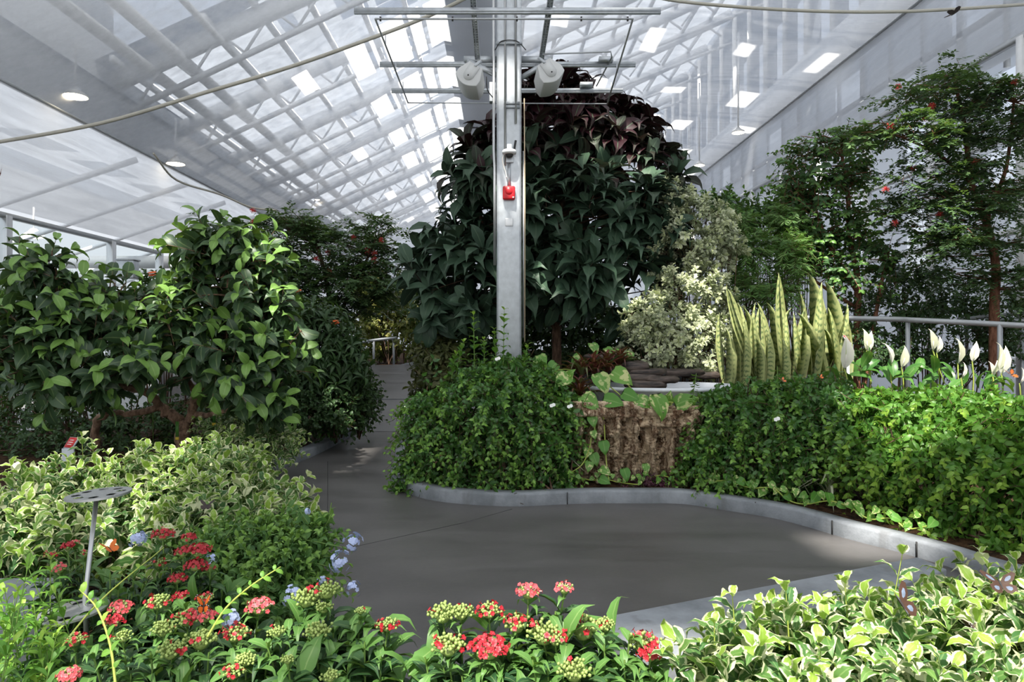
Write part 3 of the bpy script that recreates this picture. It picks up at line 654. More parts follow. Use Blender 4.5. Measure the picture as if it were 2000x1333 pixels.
lamp(1366, 323, 20, 20, 'dim pendant lamp near the right edge of the purple tree', 2.3)
lamp(466, 466, 22, 24, 'low lamp glowing behind the leaves of the left tree', .6)
# grey box on the left glass wall
c = P(243, 528, 12.35); s = thing('control_box', 'grey metal box on the post of the left glass wall', 'box', c)
kid('case', M['galv'], lambda g: box(g, c + V(.12, -.1, 0), (.30, .2, .32)), s, bevel=.01)
kid('lid', M['galv'], lambda g: box(g, c + V(.12, -.1, .17), (.33, .23, .03)), s)

# concrete benches
def bench(name, top, h, label):
    top = [np.asarray(p, float) for p in top]; g = Geo(); n = len(top); b = [p * V(1, 1, 0) + V(0, 0, 0) for p in top]
    c = np.mean(top, 0); bb = [V(*(c[:2] + (p[:2] - c[:2]) * .97), 0.0) for p in top]
    g.add(np.array(top + bb), quads=[[0, 1, 2, 3], [4, 7, 6, 5]] + [[k, n + k, n + (k + 1) % n, (k + 1) % n] for k in range(4)])
    tag(g.build(name, M['kerb'], smooth=False, bevel=.008), label, 'bench')
bench('concrete_bench', [G(1300, 1300, .4), G(1850, 1112, .4), G(1792, 1088, .4), G(1150, 1210, .4)], .4, 'grey concrete slab bench beside the open floor, behind the variegated bush')
bench('concrete_bench', [G(-60, 1240, .4), G(110, 1212, .4), G(112, 1128, .4), G(-60, 1130, .4)], .4, 'dark grey concrete bench behind the bright leafy plant at the left edge')

# railings
def railing(name, label, rail, posts, r, second=None, low=None):
    s = thing(name, label, 'railing', rail[0] * V(1, 1, 0) + V(0, 0, .1))
    kid('handrail', M['steelgrey'], lambda g: tube(g, smoothline(rail, 5), r, 10), s)
    for p in posts:
        kid('post', M['steelgrey'], lambda g: tube(g, [p, V(p[0], p[1], low if low is not None else .07)], r * .8, 8), s)
railing('handrail', 'grey tubular railing rising behind the peace lilies', [P(1380, 622, 9.6), P(1520, 621, 9.4), P(1640, 622, 9.1), P(1750, 624, 8.7), P(1790, 626, 8.5), P(1900, 631, 8.1), P(2010, 637, 7.7), P(2120, 642, 7.3), P(2300, 652, 6.9)], [P(1647, 622, 9.05), P(1773, 625, 8.6), P(1953, 634, 7.9), P(2200, 646, 7.1)], .035)
railing('handrail', 'second grey railing along the ramp by the right wall', [P(1870, 626, 9.9), P(1940, 617, 9.7), P(2010, 611, 9.4), P(2120, 600, 9.0)], [P(1888, 626, 9.85), P(1757, 628, 10.2)], .03)
railing('handrail', 'short grey rail crossing the end of the far ramp', [P(690, 671, 16.4), P(730, 665, 16.6), P(775, 660, 16.8)], [P(730, 665, 16.6), P(769, 661, 16.8)], .035, low=.72)
railing('handrail', 'thin horizontal rail under the second railing at the right edge', [P(1925, 625, 9.6), P(2010, 627, 9.4), P(2120, 629, 9.1)], [P(1996, 627, 9.45)], .03)
# ================================================================== LEAF MATERIALS
M['l_hedge'] = leafmat('hedge_leaf', c4((.028, .098, .020)), c4((.068, .19, .036)), young=c4((.22, .42, .07)), tr=.26, rough=.34, spec=.5, ylo=.72)  # young tip colour brightened to stand in for leaf highlights
M['l_hedge_b'] = leafmat('bright_hedge_leaf', c4((.055, .17, .022)), c4((.13, .30, .045)), young=c4((.28, .46, .06)), tr=.34, rough=.4)
M['l_guava'] = leafmat('guava_leaf', c4((.026, .058, .026)), c4((.055, .110, .042)), young=c4((.16, .30, .06)), tr=.14, rough=.45, spec=.5, ylo=.92)
M['l_purple'] = leafmat('purple_leaf', c4((.030, .062, .038)), c4((.060, .11, .065)), young=c4((.030, .007, .011)), tr=.10, rough=.5, ylo=.35, trcol=c4((.08, .05, .03)), spec=.3, mid=c4((.09, .14, .085)))
M['l_variegated'] = leafmat('variegated_leaf', c4((.05, .145, .045)), c4((.13, .26, .065)), young=c4((.27, .42, .06)), edge=c4((.66, .68, .42)), thr=.68, enoise=1.1, tr=.28, rough=.45, cream=.88)
M['l_pentas'] = leafmat('pentas_leaf', c4((.018, .058, .023)), c4((.045, .108, .036)), young=c4((.10, .22, .05)), tr=.2, rough=.45)
M['l_bright'] = leafmat('bright_leaf', c4((.09, .26, .035)), c4((.18, .38, .055)), young=c4((.32, .52, .07)), tr=.34)
M['l_plumbago'] = leafmat('plumbago_leaf', c4((.05, .14, .035)), c4((.11, .23, .06)), young=c4((.20, .36, .07)), tr=.28)
M['l_pale'] = leafmat('pale_grey_leaf', c4((.26, .31, .19)), c4((.44, .47, .31)), young=c4((.48, .52, .28)), edge=c4((.66, .68, .50)), thr=.72, enoise=.7, tr=.22, cream=.8)
M['l_feather'] = leafmat('feathery_leaf', c4((.045, .105, .045)), c4((.11, .19, .075)), tr=.25)
M['l_dull_olive'] = leafmat('dull_olive_leaf', c4((.05, .062, .024)), c4((.12, .125, .048)), tr=.25)  # darker, less yellow olive of the clustered-leaflet shrub
M['l_feather_y'] = leafmat('willowy_leaf', c4((.06, .17, .04)), c4((.17, .30, .08)), tr=.3)
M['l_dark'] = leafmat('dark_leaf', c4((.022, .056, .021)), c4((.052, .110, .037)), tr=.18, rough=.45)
M['l_olive'] = leafmat('olive_leaf', c4((.085, .11, .03)), c4((.21, .22, .06)), young=c4((.40, .38, .10)), tr=.3)
M['l_loose'] = leafmat('oval_tree_leaf', c4((.025, .07, .025)), c4((.06, .14, .045)), young=c4((.12, .26, .05)), tr=.24, rough=.4)
M['l_pothos'] = leafmat('pothos_leaf', c4((.08, .24, .035)), c4((.16, .34, .06)), splash=c4((.62, .64, .28)), tr=.25, rough=.3)
M['l_snake'] = leafmat('snake_blade', c4((.17, .27, .12)), c4((.38, .45, .24)), edge=c4((.46, .50, .22)), thr=.9, enoise=.1, band=c4((.07, .15, .06)), tr=.15, rough=.4, cream=5)
M['l_bromeliad'] = leafmat('bromeliad_leaf', c4((.07, .012, .016)), c4((.16, .035, .030)), young=c4((.10, .16, .06)), tr=.15, rough=.35)
M['l_spider'] = leafmat('spider_leaf', c4((.09, .17, .05)), c4((.16, .26, .09)), edge=c4((.55, .58, .40)), thr=.7, enoise=.1, tr=.25, cream=5)
M['l_lily'] = leafmat('lily_leaf', c4((.05, .16, .03)), c4((.10, .25, .05)), tr=.25, rough=.35)
M['l_purpleground'] = leafmat('purple_ground_leaf', c4((.06, .012, .04)), c4((.14, .03, .07)), tr=.2)
M['spathe'] = leafmat('spathe_white', c4((.82, .80, .72)), c4((.86, .84, .76)), tr=.25, trcol=c4((.85, .82, .6)), mid=c4((.6, .66, .35)))
M['spathe_green'] = leafmat('spathe_green', c4((.45, .55, .16)), c4((.55, .62, .25)), edge=c4((.8, .8, .6)), thr=.75, enoise=.2, tr=.3, cream=5)
M['floret_red'] = plain('red_floret', (.42, .012, .024), .5, var=.25, nscale=60)
M['floret_pink'] = plain('pink_floret', (.62, .075, .09), .5, var=.2, nscale=60)
M['floret_pale'] = plain('pale_pink_tube', (.80, .50, .42), .5, var=.1)
M['bud'] = plain('green_bud', (.27, .36, .10), .5, var=.35, nscale=80)
M['blueflower'] = plain('pale_blue_petal', (.50, .58, .86), .5, var=.08)
M['orange'] = plain('orange_petal', (.75, .13, .02), .5, var=.2, nscale=60)
M['whitepetal'] = plain('white_petal', (.85, .85, .82), .5, var=.03)
M['pinkpuff'] = plain('pink_puff', (.75, .09, .08), .6, var=.2)

# ================================================================== PLANTS
# ---- purple-leaved tree behind the column
base = V(P(1087, 700, 9.7)[0], 9.7, .07)
t = thing('purple_leaved_tree', 'tall tree with huge drooping dark purple-green leaves behind the steel column', 'tree', base)
bl = [blob(1090, 250, 9.8, 95, 90), blob(1150, 215, 9.8, 70, 55), blob(1040, 340, 9.7, 120, 100), blob(1180, 300, 9.8, 110, 90), blob(1235, 340, 9.7, 75, 70), blob(960, 380, 9.6, 85, 110), blob(1100, 430, 9.4, 150, 90),
      blob(1200, 440, 9.4, 130, 90), blob(1270, 360, 9.8, 70, 60), blob(900, 480, 9.5, 75, 75), blob(870, 555, 9.4, 70, 75), blob(960, 530, 9.2, 100, 90), blob(1080, 540, 9.1, 100, 75), blob(1190, 545, 9.2, 105, 85), blob(1265, 520, 9.5, 55, 80), blob(1120, 480, 9.5, 90, 70), blob(830, 530, 9.5, 45, 70), blob(945, 255, 9.7, 30, 30)]
p, nv = blob_pts(bl, 205, .7, 1.05, .5, .6, bottom=.5)
d = nrm(nv * 1.0 + V(0, 0, .75) + rng.normal(0, .25, nv.shape))
pz = lambda q: np.clip((q[..., 2] - 3.0) / 1.3 + rng.normal(0, .18, q[..., 2].shape), 0, 1)
g, gs = Geo(), Geo()
twigs(g, gs, p - d * .25, d, .30, T_BIG, .50, 3, 4, 84, 'spiral', .0, .5, .26, .5, .3, .008, None, .95, .2, pz)
p2, nv2 = blob_pts(bl, 90, .3, .75, .5, .6); d2 = nrm(nv2 + V(0, 0, .6)); twigs(g, gs, p2 - d2 * .2, d2, .3, T_BIG, .46, 2, 4, 85, 'spiral', .0, .5, .35, .35, .2, .008, None, 1, .2, pz)
g.build('foliage', M['l_purple'], t)
tr = smoothline([base, P(1087, 640, 9.7), P(1082, 560, 9.75), P(1090, 450, 9.7), P(1110, 330, 9.8), P(1130, 230, 9.8)], 4)
gt = Geo(); tube(gt, tr, np.linspace(.075, .03, len(tr)), 10); tr2 = smoothline([tr[4], P(1010, 560, 9.7), P(950, 470, 9.6), P(935, 380, 9.6)], 4); tube(gt, tr2, np.linspace(.05, .02, len(tr2)), 8)
gt.build('trunk', M['bark'], t)
branch_to(gs, np.concatenate([tr[4:], tr2]), np.concatenate([p[::2], p2[::3]]), .018, .05, 5); gs.build('branches', M['bark'], t)

# ---- broad-leaved crooked tree on the left
base = V(P(352, 905, 7.5)[0], 7.5, .07)
t = thing('crooked_tree', 'low spreading tree with twisted reddish trunk and broad drooping leaves, left bed', 'tree', base)
Yt = 7.3
bl = [blob(75, 530, 6.6, 55, 48), blob(110, 600, 6.6, 60, 55), blob(60, 660, 6.5, 80, 60), blob(170, 650, 6.7, 70, 50), blob(240, 590, 7.1, 60, 50), blob(440, 480, 7.2, 75, 45), blob(480, 530, 7.2, 60, 60), blob(400, 560, 7.3, 50, 60), blob(480, 600, 7.1, 85, 60), blob(540, 640, 7.1, 60, 55),
      blob(330, 640, 7.1, 100, 60), blob(260, 700, 6.8, 110, 50), blob(120, 730, 6.6, 100, 50), blob(400, 690, 7.0, 110, 60), blob(500, 720, 7.0, 85, 60), blob(170, 745, 6.8, 90, 22), blob(460, 750, 6.9, 75, 30), blob(515, 785, 7.0, 40, 45), blob(30, 720, 6.8, 60, 50), blob(390, 490, 7.4, 30, 40)]
p, nv = blob_pts(bl, 225, .6, 1.2, .4, .5, bottom=.3); d = nrm(nv * .9 + V(0, 0, .6) + rng.normal(0, .35, nv.shape))
g, gs = Geo(), Geo()
twigs(g, gs, p - d * .3, d, .46, T_GUAVA, .25, 5, 2, 70, 'op', .1, .1, .55, .5, .3, .006)
p2, nv2 = blob_pts(bl, 85, .3, .7, .4, .6, bottom=.2); d2 = nrm(nv2 + rng.normal(0, .4, nv2.shape)); twigs(g, gs, p2 - d2 * .2, d2, .4, T_GUAVA, .23, 4, 2, 70, 'op', .1, .1, .6, .5, .2, .006)
g.build('foliage', M['l_guava'], t)
gt = Geo(); limbs = []
for pts, r0, r1 in (([base, P(358, 850, 7.5), P(362, 835, 7.48), P(340, 815, 7.45), P(315, 795, 7.4), P(290, 770, 7.2), P(200, 745, 7.0), P(100, 720, 6.8)], .085, .025), ([P(360, 838, 7.48), P(374, 815, 7.45), P(385, 770, 7.3), P(420, 700, 7.2), P(450, 600, 7.2), P(440, 500, 7.2)], .06, .02),
                    ([P(374, 812, 7.45), P(430, 805, 7.2), P(500, 770, 7.0)], .035, .015), ([P(312, 795, 7.4), P(230, 808, 7.3), P(190, 790, 7.0)], .04, .02), ([P(385, 770, 7.3), P(330, 700, 7.1), P(240, 620, 6.9), P(115, 605, 6.6)], .035, .014),
                    ([P(186, 880, 7.7), P(186, 830, 7.6), P(205, 805, 7.5), P(160, 770, 7.2), P(60, 720, 6.8)], .05, .02), ([P(366, 868, 7.5), P(400, 848, 7.4)], .03, .015)):
    q = smoothline(pts, 5); q[1:-1] += rng.normal(0, .012, q[1:-1].shape); tube(gt, q, np.linspace(r0, r1, len(q)), 9); limbs.append(q)
gt.build('trunk', M['bark_tan'], t); branch_to(gs, np.concatenate(limbs)[6:], np.concatenate([p[::2], p2[::3]]), .016, .05, 5); gs.build('branches', M['bark_tan'], t)

def shoot(o, a, b, T, size, nlev, mat, stem, r):
    g, gs = Geo(), Geo(); twigs(g, gs, a[None], (b - a)[None], np.linalg.norm(b - a), T, size, nlev, 2, 66, 'op', .05, .12, .2, .5, .45, r)
    s = g.build('leafy_shoot', M[mat], o); gs.build('shoot_stem', M[stem], s)
# ---- hedges of the centre bed
kw = dict(T=T_OVAL2, mode='op', droop=.62, grav=.12, ang=62, upmix=.45)
HL = [blob(970, 775, 6.9, 150, 85, .8), blob(1000, 730, 7.1, 90, 60, .6), blob(900, 850, 6.75, 125, 85, .55), blob(1040, 850, 6.7, 95, 95, .5), blob(840, 800, 6.9, 60, 60, .5), blob(900, 925, 6.6, 110, 45, .35), blob(1050, 925, 6.5, 80, 45, .3), blob(830, 915, 6.7, 60, 50, .3), blob(890, 958, 6.3, 45, 22, .15), blob(985, 962, 6.22, 40, 22, .12), blob(1065, 958, 6.25, 25, 24, .1), blob(800, 935, 6.6, 40, 30, .25), blob(1100, 800, 6.8, 35, 60, .35)]
hl = shrub('cascading_shrub', 'dense green small-leaved shrub spilling over the kerb in front of the steel column', 'shrub', HL, 900, .52, size=.074, mat=M['l_hedge'], nlev=10, out=.9, up=.3, stems=20, inner=.22, **kw)
g, gs = Geo(), Geo()
for x, y, h in ((985, 600, 120), (925, 610, 110), (905, 665, 70), (965, 640, 90), (1030, 672, 60), (945, 660, 70), (890, 690, 50)):
    a = P(x + rng.normal(0, 10), y + h, 6.9); b = P(x, y, 6.9); shoot(hl, a, b, T_OVAL, .115, 9, 'l_hedge_b', 'stem_g', .005)
HR = [blob(1480, 790, 6.6, 125, 75, .7), blob(1580, 770, 6.5, 110, 65, .7), blob(1440, 870, 6.4, 95, 80, .5), blob(1550, 860, 6.2, 110, 85, .55), blob(1640, 840, 6.0, 80, 90, .6), blob(1400, 930, 6.3, 60, 40, .3), blob(1500, 925, 6.1, 90, 40, .3), blob(1400, 800, 6.7, 50, 60, .4), blob(1370, 900, 6.4, 40, 60, .3)]
h2 = shrub('cascading_shrub', 'shaded deep green shrub wall between the cork panel and the sunny hedge', 'shrub', HR, 950, .52, size=.074, mat=M['l_hedge'], nlev=10, out=.9, up=.25, stems=20, inner=.22, **kw)
HS = [blob(1740, 790, 5.9, 110, 60, .6), blob(1860, 790, 5.6, 110, 55, .7), blob(1960, 800, 5.3, 90, 60, .7), blob(1720, 870, 5.6, 80, 80, .5), blob(1830, 880, 5.3, 110, 90, .6), blob(1940, 900, 5.0, 110, 100, .6), blob(1760, 950, 5.4, 60, 50, .3), blob(1880, 980, 5.0, 90, 60, .4), blob(1990, 1010, 4.75, 70, 60, .3), blob(1940, 1060, 4.6, 40, 40, .2), blob(2060, 880, 4.9, 90, 110, .6), blob(2180, 860, 4.8, 120, 90, .6), blob(2300, 900, 4.6, 120, 100, .6), blob(2150, 1000, 4.6, 100, 70, .4)]
h3 = shrub('cascading_shrub', 'sunlit yellow-green leafy hedge at the right edge in front of the railings', 'shrub', HS, 1150, .46, size=.084, mat=M['l_hedge_b'], nlev=9, out=.9, up=.3, stems=20, inner=.3, **kw)
# fern-like hanging spray
o = thing('hanging_spray', 'long hanging green pinnate spray down the face of the shaded shrub wall', 'plant', P(1518, 720, 5.75)); g, gs = Geo(), Geo()
a = P(1518, 715, 5.75); b = P(1522, 845, 5.7); twigs(g, gs, np.array([a, P(1360, 730, 6.2)]), np.array([b - a, P(1350, 800, 6.1) - P(1360, 730, 6.2)]), np.array([.6, .3]), T_OVAL2, .065, 15, 2, 70, 'flat', 0, .05, .0, .0, .4, .004); g.build('foliage', M['l_hedge_b'], o); gs.build('stem', M['stem_g'], o)

# ---- variegated shrub, left
kv = dict(T=T_WAVE, mode='op', droop=.15, grav=.3, ang=62, upmix=.5)
VL = [blob(300, 945, 4.5, 140, 55, .6), blob(430, 955, 4.4, 110, 60, .5), blob(180, 960, 4.3, 110, 60, .5), blob(80, 985, 4.0, 80, 60, .5), blob(300, 1010, 4.0, 150, 70, .5), blob(460, 1010, 4.0, 110, 65, .5), blob(540, 1000, 4.1, 55, 45, .4), blob(130, 1040, 3.7, 110, 60, .4), blob(30, 1050, 3.6, 60, 60, .4), blob(380, 1060, 3.7, 120, 50, .4), blob(420, 900, 4.6, 60, 30, .4)]
v1 = shrub('variegated_shrub', 'large cream-edged variegated shrub behind the slotted feeder disc', 'shrub', VL, 480, .36, size=.108, mat=M['l_variegated'], nlev=6, up=.55, stems=16, inner=.3, stem='stem_g', **kv)
g, gs = Geo(), Geo()
for x, y, h in ((160, 850, 90), (180, 862, 80), (280, 872, 70), (385, 862, 60), (40, 905, 70), (110, 890, 50), (470, 880, 50), (570, 950, 40), (90, 900, 60), (345, 900, 40), (225, 905, 40)):
    a = P(x + rng.normal(0, 8), y + h, 4.3); b = P(x, y, 4.3); shoot(v1, a, b, T_WAVE, .11, 6, 'l_variegated', 'stem_y', .004)
shrub('variegated_shrub', 'smaller cream variegated shrub along the left kerb beneath the crooked tree', 'shrub', [blob(510, 850, 7.2, 70, 45, .4), blob(470, 890, 7.0, 60, 30, .3), blob(540, 880, 7.1, 50, 22, .3), blob(430, 830, 7.4, 35, 30, .3)], 170, .3, size=.085, mat=M['l_variegated'], nlev=5, up=.4, stems=8, stem='stem_g', **kv)
# ---- variegated shrub, right foreground
VR = [blob(1480, 1290, 1.95, 110, 45, .2), blob(1600, 1290, 2.0, 130, 60, .25), blob(1720, 1260, 2.1, 110, 70, .25), blob(1850, 1250, 2.15, 120, 75, .3), blob(1970, 1210, 2.3, 90, 80, .3), blob(1760, 1310, 1.9, 160, 50, .25), blob(1930, 1320, 1.9, 120, 60, .25), blob(1400, 1320, 1.85, 70, 25, .15), blob(2090, 1230, 2.25, 90, 80, .3)]
v2 = shrub('variegated_shrub', 'bright cream-edged variegated shrub filling the bottom right corner', 'shrub', VR, 205, .24, size=.098, mat=M['l_variegated'], nlev=5, up=.7, stems=14, inner=.3, stem='stem_g', stem_r=.006, sr=.002, back=.8, **kv)
g, gs = Geo(), Geo()
for x, y, h, Y in ((1762, 1075, 170, 2.1), (1430, 1160, 110, 1.95), (1535, 1150, 120, 2.0), (1395, 1215, 90, 1.9), (1650, 1135, 90, 2.1), (1840, 1190, 70, 2.1), (1690, 1290, 90, 1.8), (1830, 1280, 100, 1.8), (1930, 1105, 80, 2.35), (1985, 1090, 80, 2.4), (1600, 1180, 90, 2.05)):
    a = P(x + rng.normal(0, 10), y + h, Y); b = P(x, y, Y); shoot(v2, a, b, T_WAVE, .10, 4, 'l_variegated', 'stem_y', .003)

# ---- plumbago
PB = [blob(540, 1060, 3.2, 75, 45, .25), blob(480, 1110, 3.1, 90, 60, .3), blob(570, 1110, 3.05, 65, 55, .25), blob(540, 1160, 2.9, 70, 40, .25), blob(440, 1070, 3.2, 60, 50, .25), blob(620, 1040, 3.2, 35, 22, .12)]
o = shrub('plumbago_shrub', 'bushy green shrub with pale blue flower heads leaning over the path edge', 'shrub', PB, 420, .26, T_OVAL, .052, M['l_plumbago'], stem='stem_g', nlev=7, up=.4, stems=12, mode='spiral', k=2, ang=60, droop=.2, grav=.2)
g, gs = Geo(), Geo(); BL = [(688, 1060, 3.0, 26), (665, 1100, 2.9, 30), (690, 1152, 2.8, 22), (270, 1053, 3.0, 26), (410, 1095, 2.9, 18), (572, 1165, 2.6, 28), (450, 1212, 2.3, 28), (600, 1000, 3.2, 12), (630, 1135, 2.9, 14)]
for x, y, Y, s in BL:
    if x > 560:
        a = P(560, y - 10, Y + .1); b = P(x - 4, y + 6, Y); shoot(o, a, b, T_OVAL, .05, 8, 'l_plumbago', 'stem_g', .003)
    f = Geo(); c = P(x, y, Y); R_ = s / F * Y * .8
    for k in range(22):
        dd = nrm(rng.normal(0, 1, 3) + V(.2, -.4, .6)); star(f, c + dd * R_ * rng.uniform(.5, 1.0), dd, R_ * .28, 5, .42, .1)
    f.build('flower_cluster', M['blueflower'], o)

# ---- pentas: heads (px, py, depth, width px, kind)
def head(root, px, py, Y, w, kind):
    c = P(px, py, Y); R_ = w / F * Y / 2; b = Geo(); n = int(64 if w > 36 else 36)
    dirs = []
    for k in range(n):
        a = 2.4 * k; zz = 1 - 1.05 * (k + .5) / n; rr = math.sqrt(max(0, 1 - zz * zz)); dirs.append(V(rr * math.cos(a), rr * math.sin(a), zz * .62))
    share = {'red': .9, 'mixed': .25, 'pink': .7, 'green': .04}[kind]
    f = Geo(); tb = Geo()
    for dd in dirs:
        dd = dd + rng.normal(0, .06, 3); q = c + dd * R_ * rng.uniform(.6, 1.08)
        if rng.random() < share * (1.0 if dd[2] > .1 else .7):
            q = c + dd * R_ * rng.uniform(.95, 1.25); star(f, q, nrm(dd + V(0, -.3, .3) + rng.normal(0, .3, 3)), R_ * .15 + .0024, 5, .40, .25); tubes(tb, np.linspace(c + dd * R_ * .3, q, 3)[None], np.array([.0012]), np.array([.0016]), 3)
        else:
            ico(b, q, R_ * .085 + .0018, seg=5, rings=3); tubes(b, np.linspace(c + dd * R_ * .1 - V(0, 0, R_ * .4), q, 3)[None], np.array([.0013]), np.array([.001]), 3)
    ico(b, c - V(0, 0, R_ * .2), R_ * V(.55, .55, .4), seg=8, rings=4)
    h = b.build('flower_head', M['bud'], root)
    if f.n: f.build('florets', M['floret_pink' if kind == 'pink' else 'floret_red'], h)
    if tb.n: tb.build('floret_tubes', M['floret_pale' if kind == 'pink' else 'floret_red'], h)
def pentas(label, heads, extra, ground, hgt=.30, size=.10):
    cen = np.mean([P(h[0], h[1], h[2]) for h in heads], 0); loc = V(cen[0], cen[1] + .05, .05)
    o = thing('pentas_plant', label, 'flowering plant', loc, None); g, gs = Geo(), Geo()
    tips = [P(h[0], h[1], h[2]) - V(0, 0, h[3] / F * h[2] * .25) for h in heads] + [P(*e) for e in extra]
    base = np.array([loc + V((q[0] - loc[0]) * .7, (q[1] - loc[1]) * .7, 0) + rng.normal(0, .03, 3) * V(1, 1, 0) for q in tips]); tips = np.array(tips)
    mid = base + (tips - base) * V(.55, .55, .6); tt = np.linspace(0, 1, 8)[None, :, None]
    C = (1 - tt) ** 2 * base[:, None] + 2 * tt * (1 - tt) * mid[:, None] + tt ** 2 * tips[:, None]; tubes(gs, C, np.full(len(C), .005), np.full(len(C), .0028), 5)
    s = tips - (tips - mid) * .0; D = nrm(tips - mid); L = np.full(len(tips), hgt); st = tips - D * hgt
    twigs(g, None, st, D, L * .88, T_LANCE, size, 5, 4, 78, 'op', 0, .0, .35, .5, .45, .003, None, 1.15, .2)
    # lower bushier leaves
    twigs(g, None, st - V(0, 0, .12) + rng.normal(0, .04, st.shape), nrm(D + rng.normal(0, .4, D.shape)), .22, T_LANCE, size * 1.15, 3, 4, 80, 'spiral', 0, .0, .35, .5, .1, .003, None, 1.15, .2)
    g.build('foliage', M['l_pentas'], o); gs.build('stems', M['stem_g'], o)
    for h in heads: head(o, *h)
    return o
pentas('pentas with the dense red flower heads beside the variegated shrub', [(318, 1046, 2.75, 34, 'red'), (368, 1052, 2.75, 26, 'red'), (358, 1080, 2.7, 30, 'red'), (388, 1078, 2.68, 38, 'red'), (382, 1106, 2.65, 36, 'red'), (408, 1112, 2.68, 24, 'red'), (346, 1132, 2.6, 30, 'red'), (352, 1166, 2.5, 26, 'red'), (402, 1170, 2.5, 32, 'mixed'), (310, 1100, 2.7, 28, 'mixed')],
       [(260 + 25 * i, 1110 + 25 * (i % 3), 2.65) for i in range(8)] + [(300 + 30 * i, 1180 + 15 * (i % 2), 2.4) for i in range(4)], 0, .22)
pentas('pentas with scattered small red heads around the leaning feeder rod', [(132, 1068, 2.75, 22, 'red'), (146, 1062, 2.8, 18, 'pink'), (100, 1086, 2.7, 24, 'mixed'), (116, 1112, 2.6, 30, 'pink'), (168, 1082, 2.7, 20, 'mixed'), (235, 1190, 2.35, 40, 'pink'), (222, 1216, 2.25, 32, 'red'), (308, 1178, 2.35, 46, 'mixed'), (146, 1252, 2.1, 38, 'mixed')],
       [(215 + 16 * i, 1120 + 22 * (i % 3), 2.55) for i in range(5)] + [(60 + 40 * i, 1255 + 18 * (i % 2), 2.2) for i in range(6)] + [(90, 1115, 2.75), (150, 1110, 2.8), (120, 1125, 2.75)], 0, .22)
pentas('pentas with green budding heads and a monarch feeding, lower left', [(365, 1210, 2.2, 48, 'mixed'), (400, 1205, 2.2, 40, 'pink'), (320, 1230, 2.15, 46, 'green'), (335, 1272, 2.0, 54, 'green'), (392, 1252, 2.05, 58, 'green'), (460, 1240, 2.1, 50, 'mixed'), (505, 1188, 2.2, 46, 'pink'), (135, 1322, 1.9, 38, 'pink'), (480, 1290, 1.95, 40, 'green'), (455, 1315, 1.9, 44, 'mixed'), (240, 1245, 2.1, 34, 'green')],
       [(180 + 38 * i, 1275 + 20 * (i % 3), 2.0) for i in range(10)], 0, .2, .12)
pentas('pentas with tall yellow-green bud clusters at the path edge, bottom centre-left', [(600, 1170, 2.25, 60, 'green'), (640, 1155, 2.25, 50, 'green'), (632, 1188, 2.2, 34, 'green'), (704, 1194, 2.15, 22, 'green'), (757, 1222, 2.1, 40, 'mixed'), (622, 1235, 2.05, 52, 'green'), (540, 1236, 2.05, 34, 'green'), (562, 1290, 1.9, 26, 'green'), (645, 1322, 1.85, 36, 'green')],
       [(520 + 32 * i, 1255 + 24 * (i % 3), 2.0) for i in range(8)] + [(560 + 45 * i, 1225, 2.15) for i in range(4)], 0, .2, .125)
pentas('pentas with pinkish star heads standing tallest against the dark floor', [(865, 1200, 2.1, 58, 'green'), (900, 1197, 2.1, 48, 'green'), (955, 1194, 2.1, 48, 'mixed'), (1032, 1157, 2.1, 44, 'pink'), (1102, 1150, 2.1, 34, 'pink'), (875, 1262, 1.95, 66, 'green'), (955, 1268, 1.95, 66, 'red'), (1010, 1220, 2.05, 54, 'mixed')],
       [(830 + 36 * i, 1285 + 18 * (i % 3), 1.95) for i in range(9)] + [(1030, 1200, 2.1), (1085, 1195, 2.1), (1060, 1235, 2.05)], 0, .2, .12)
pentas('pentas with crowded green and red bud heads beside the concrete bench', [(1062, 1240, 2.0, 66, 'green'), (1140, 1228, 2.05, 76, 'mixed'), (1085, 1250, 1.98, 40, 'mixed'), (1180, 1222, 2.05, 40, 'green'), (1255, 1258, 2.0, 64, 'mixed'), (1120, 1312, 1.85, 64, 'green'), (1270, 1280, 1.95, 40, 'red')],
       [(1040 + 30 * i, 1290 + 16 * (i % 3), 1.9) for i in range(9)] + [(1230, 1240, 2.0), (1180, 1260, 1.98)], 0, .2, .125)
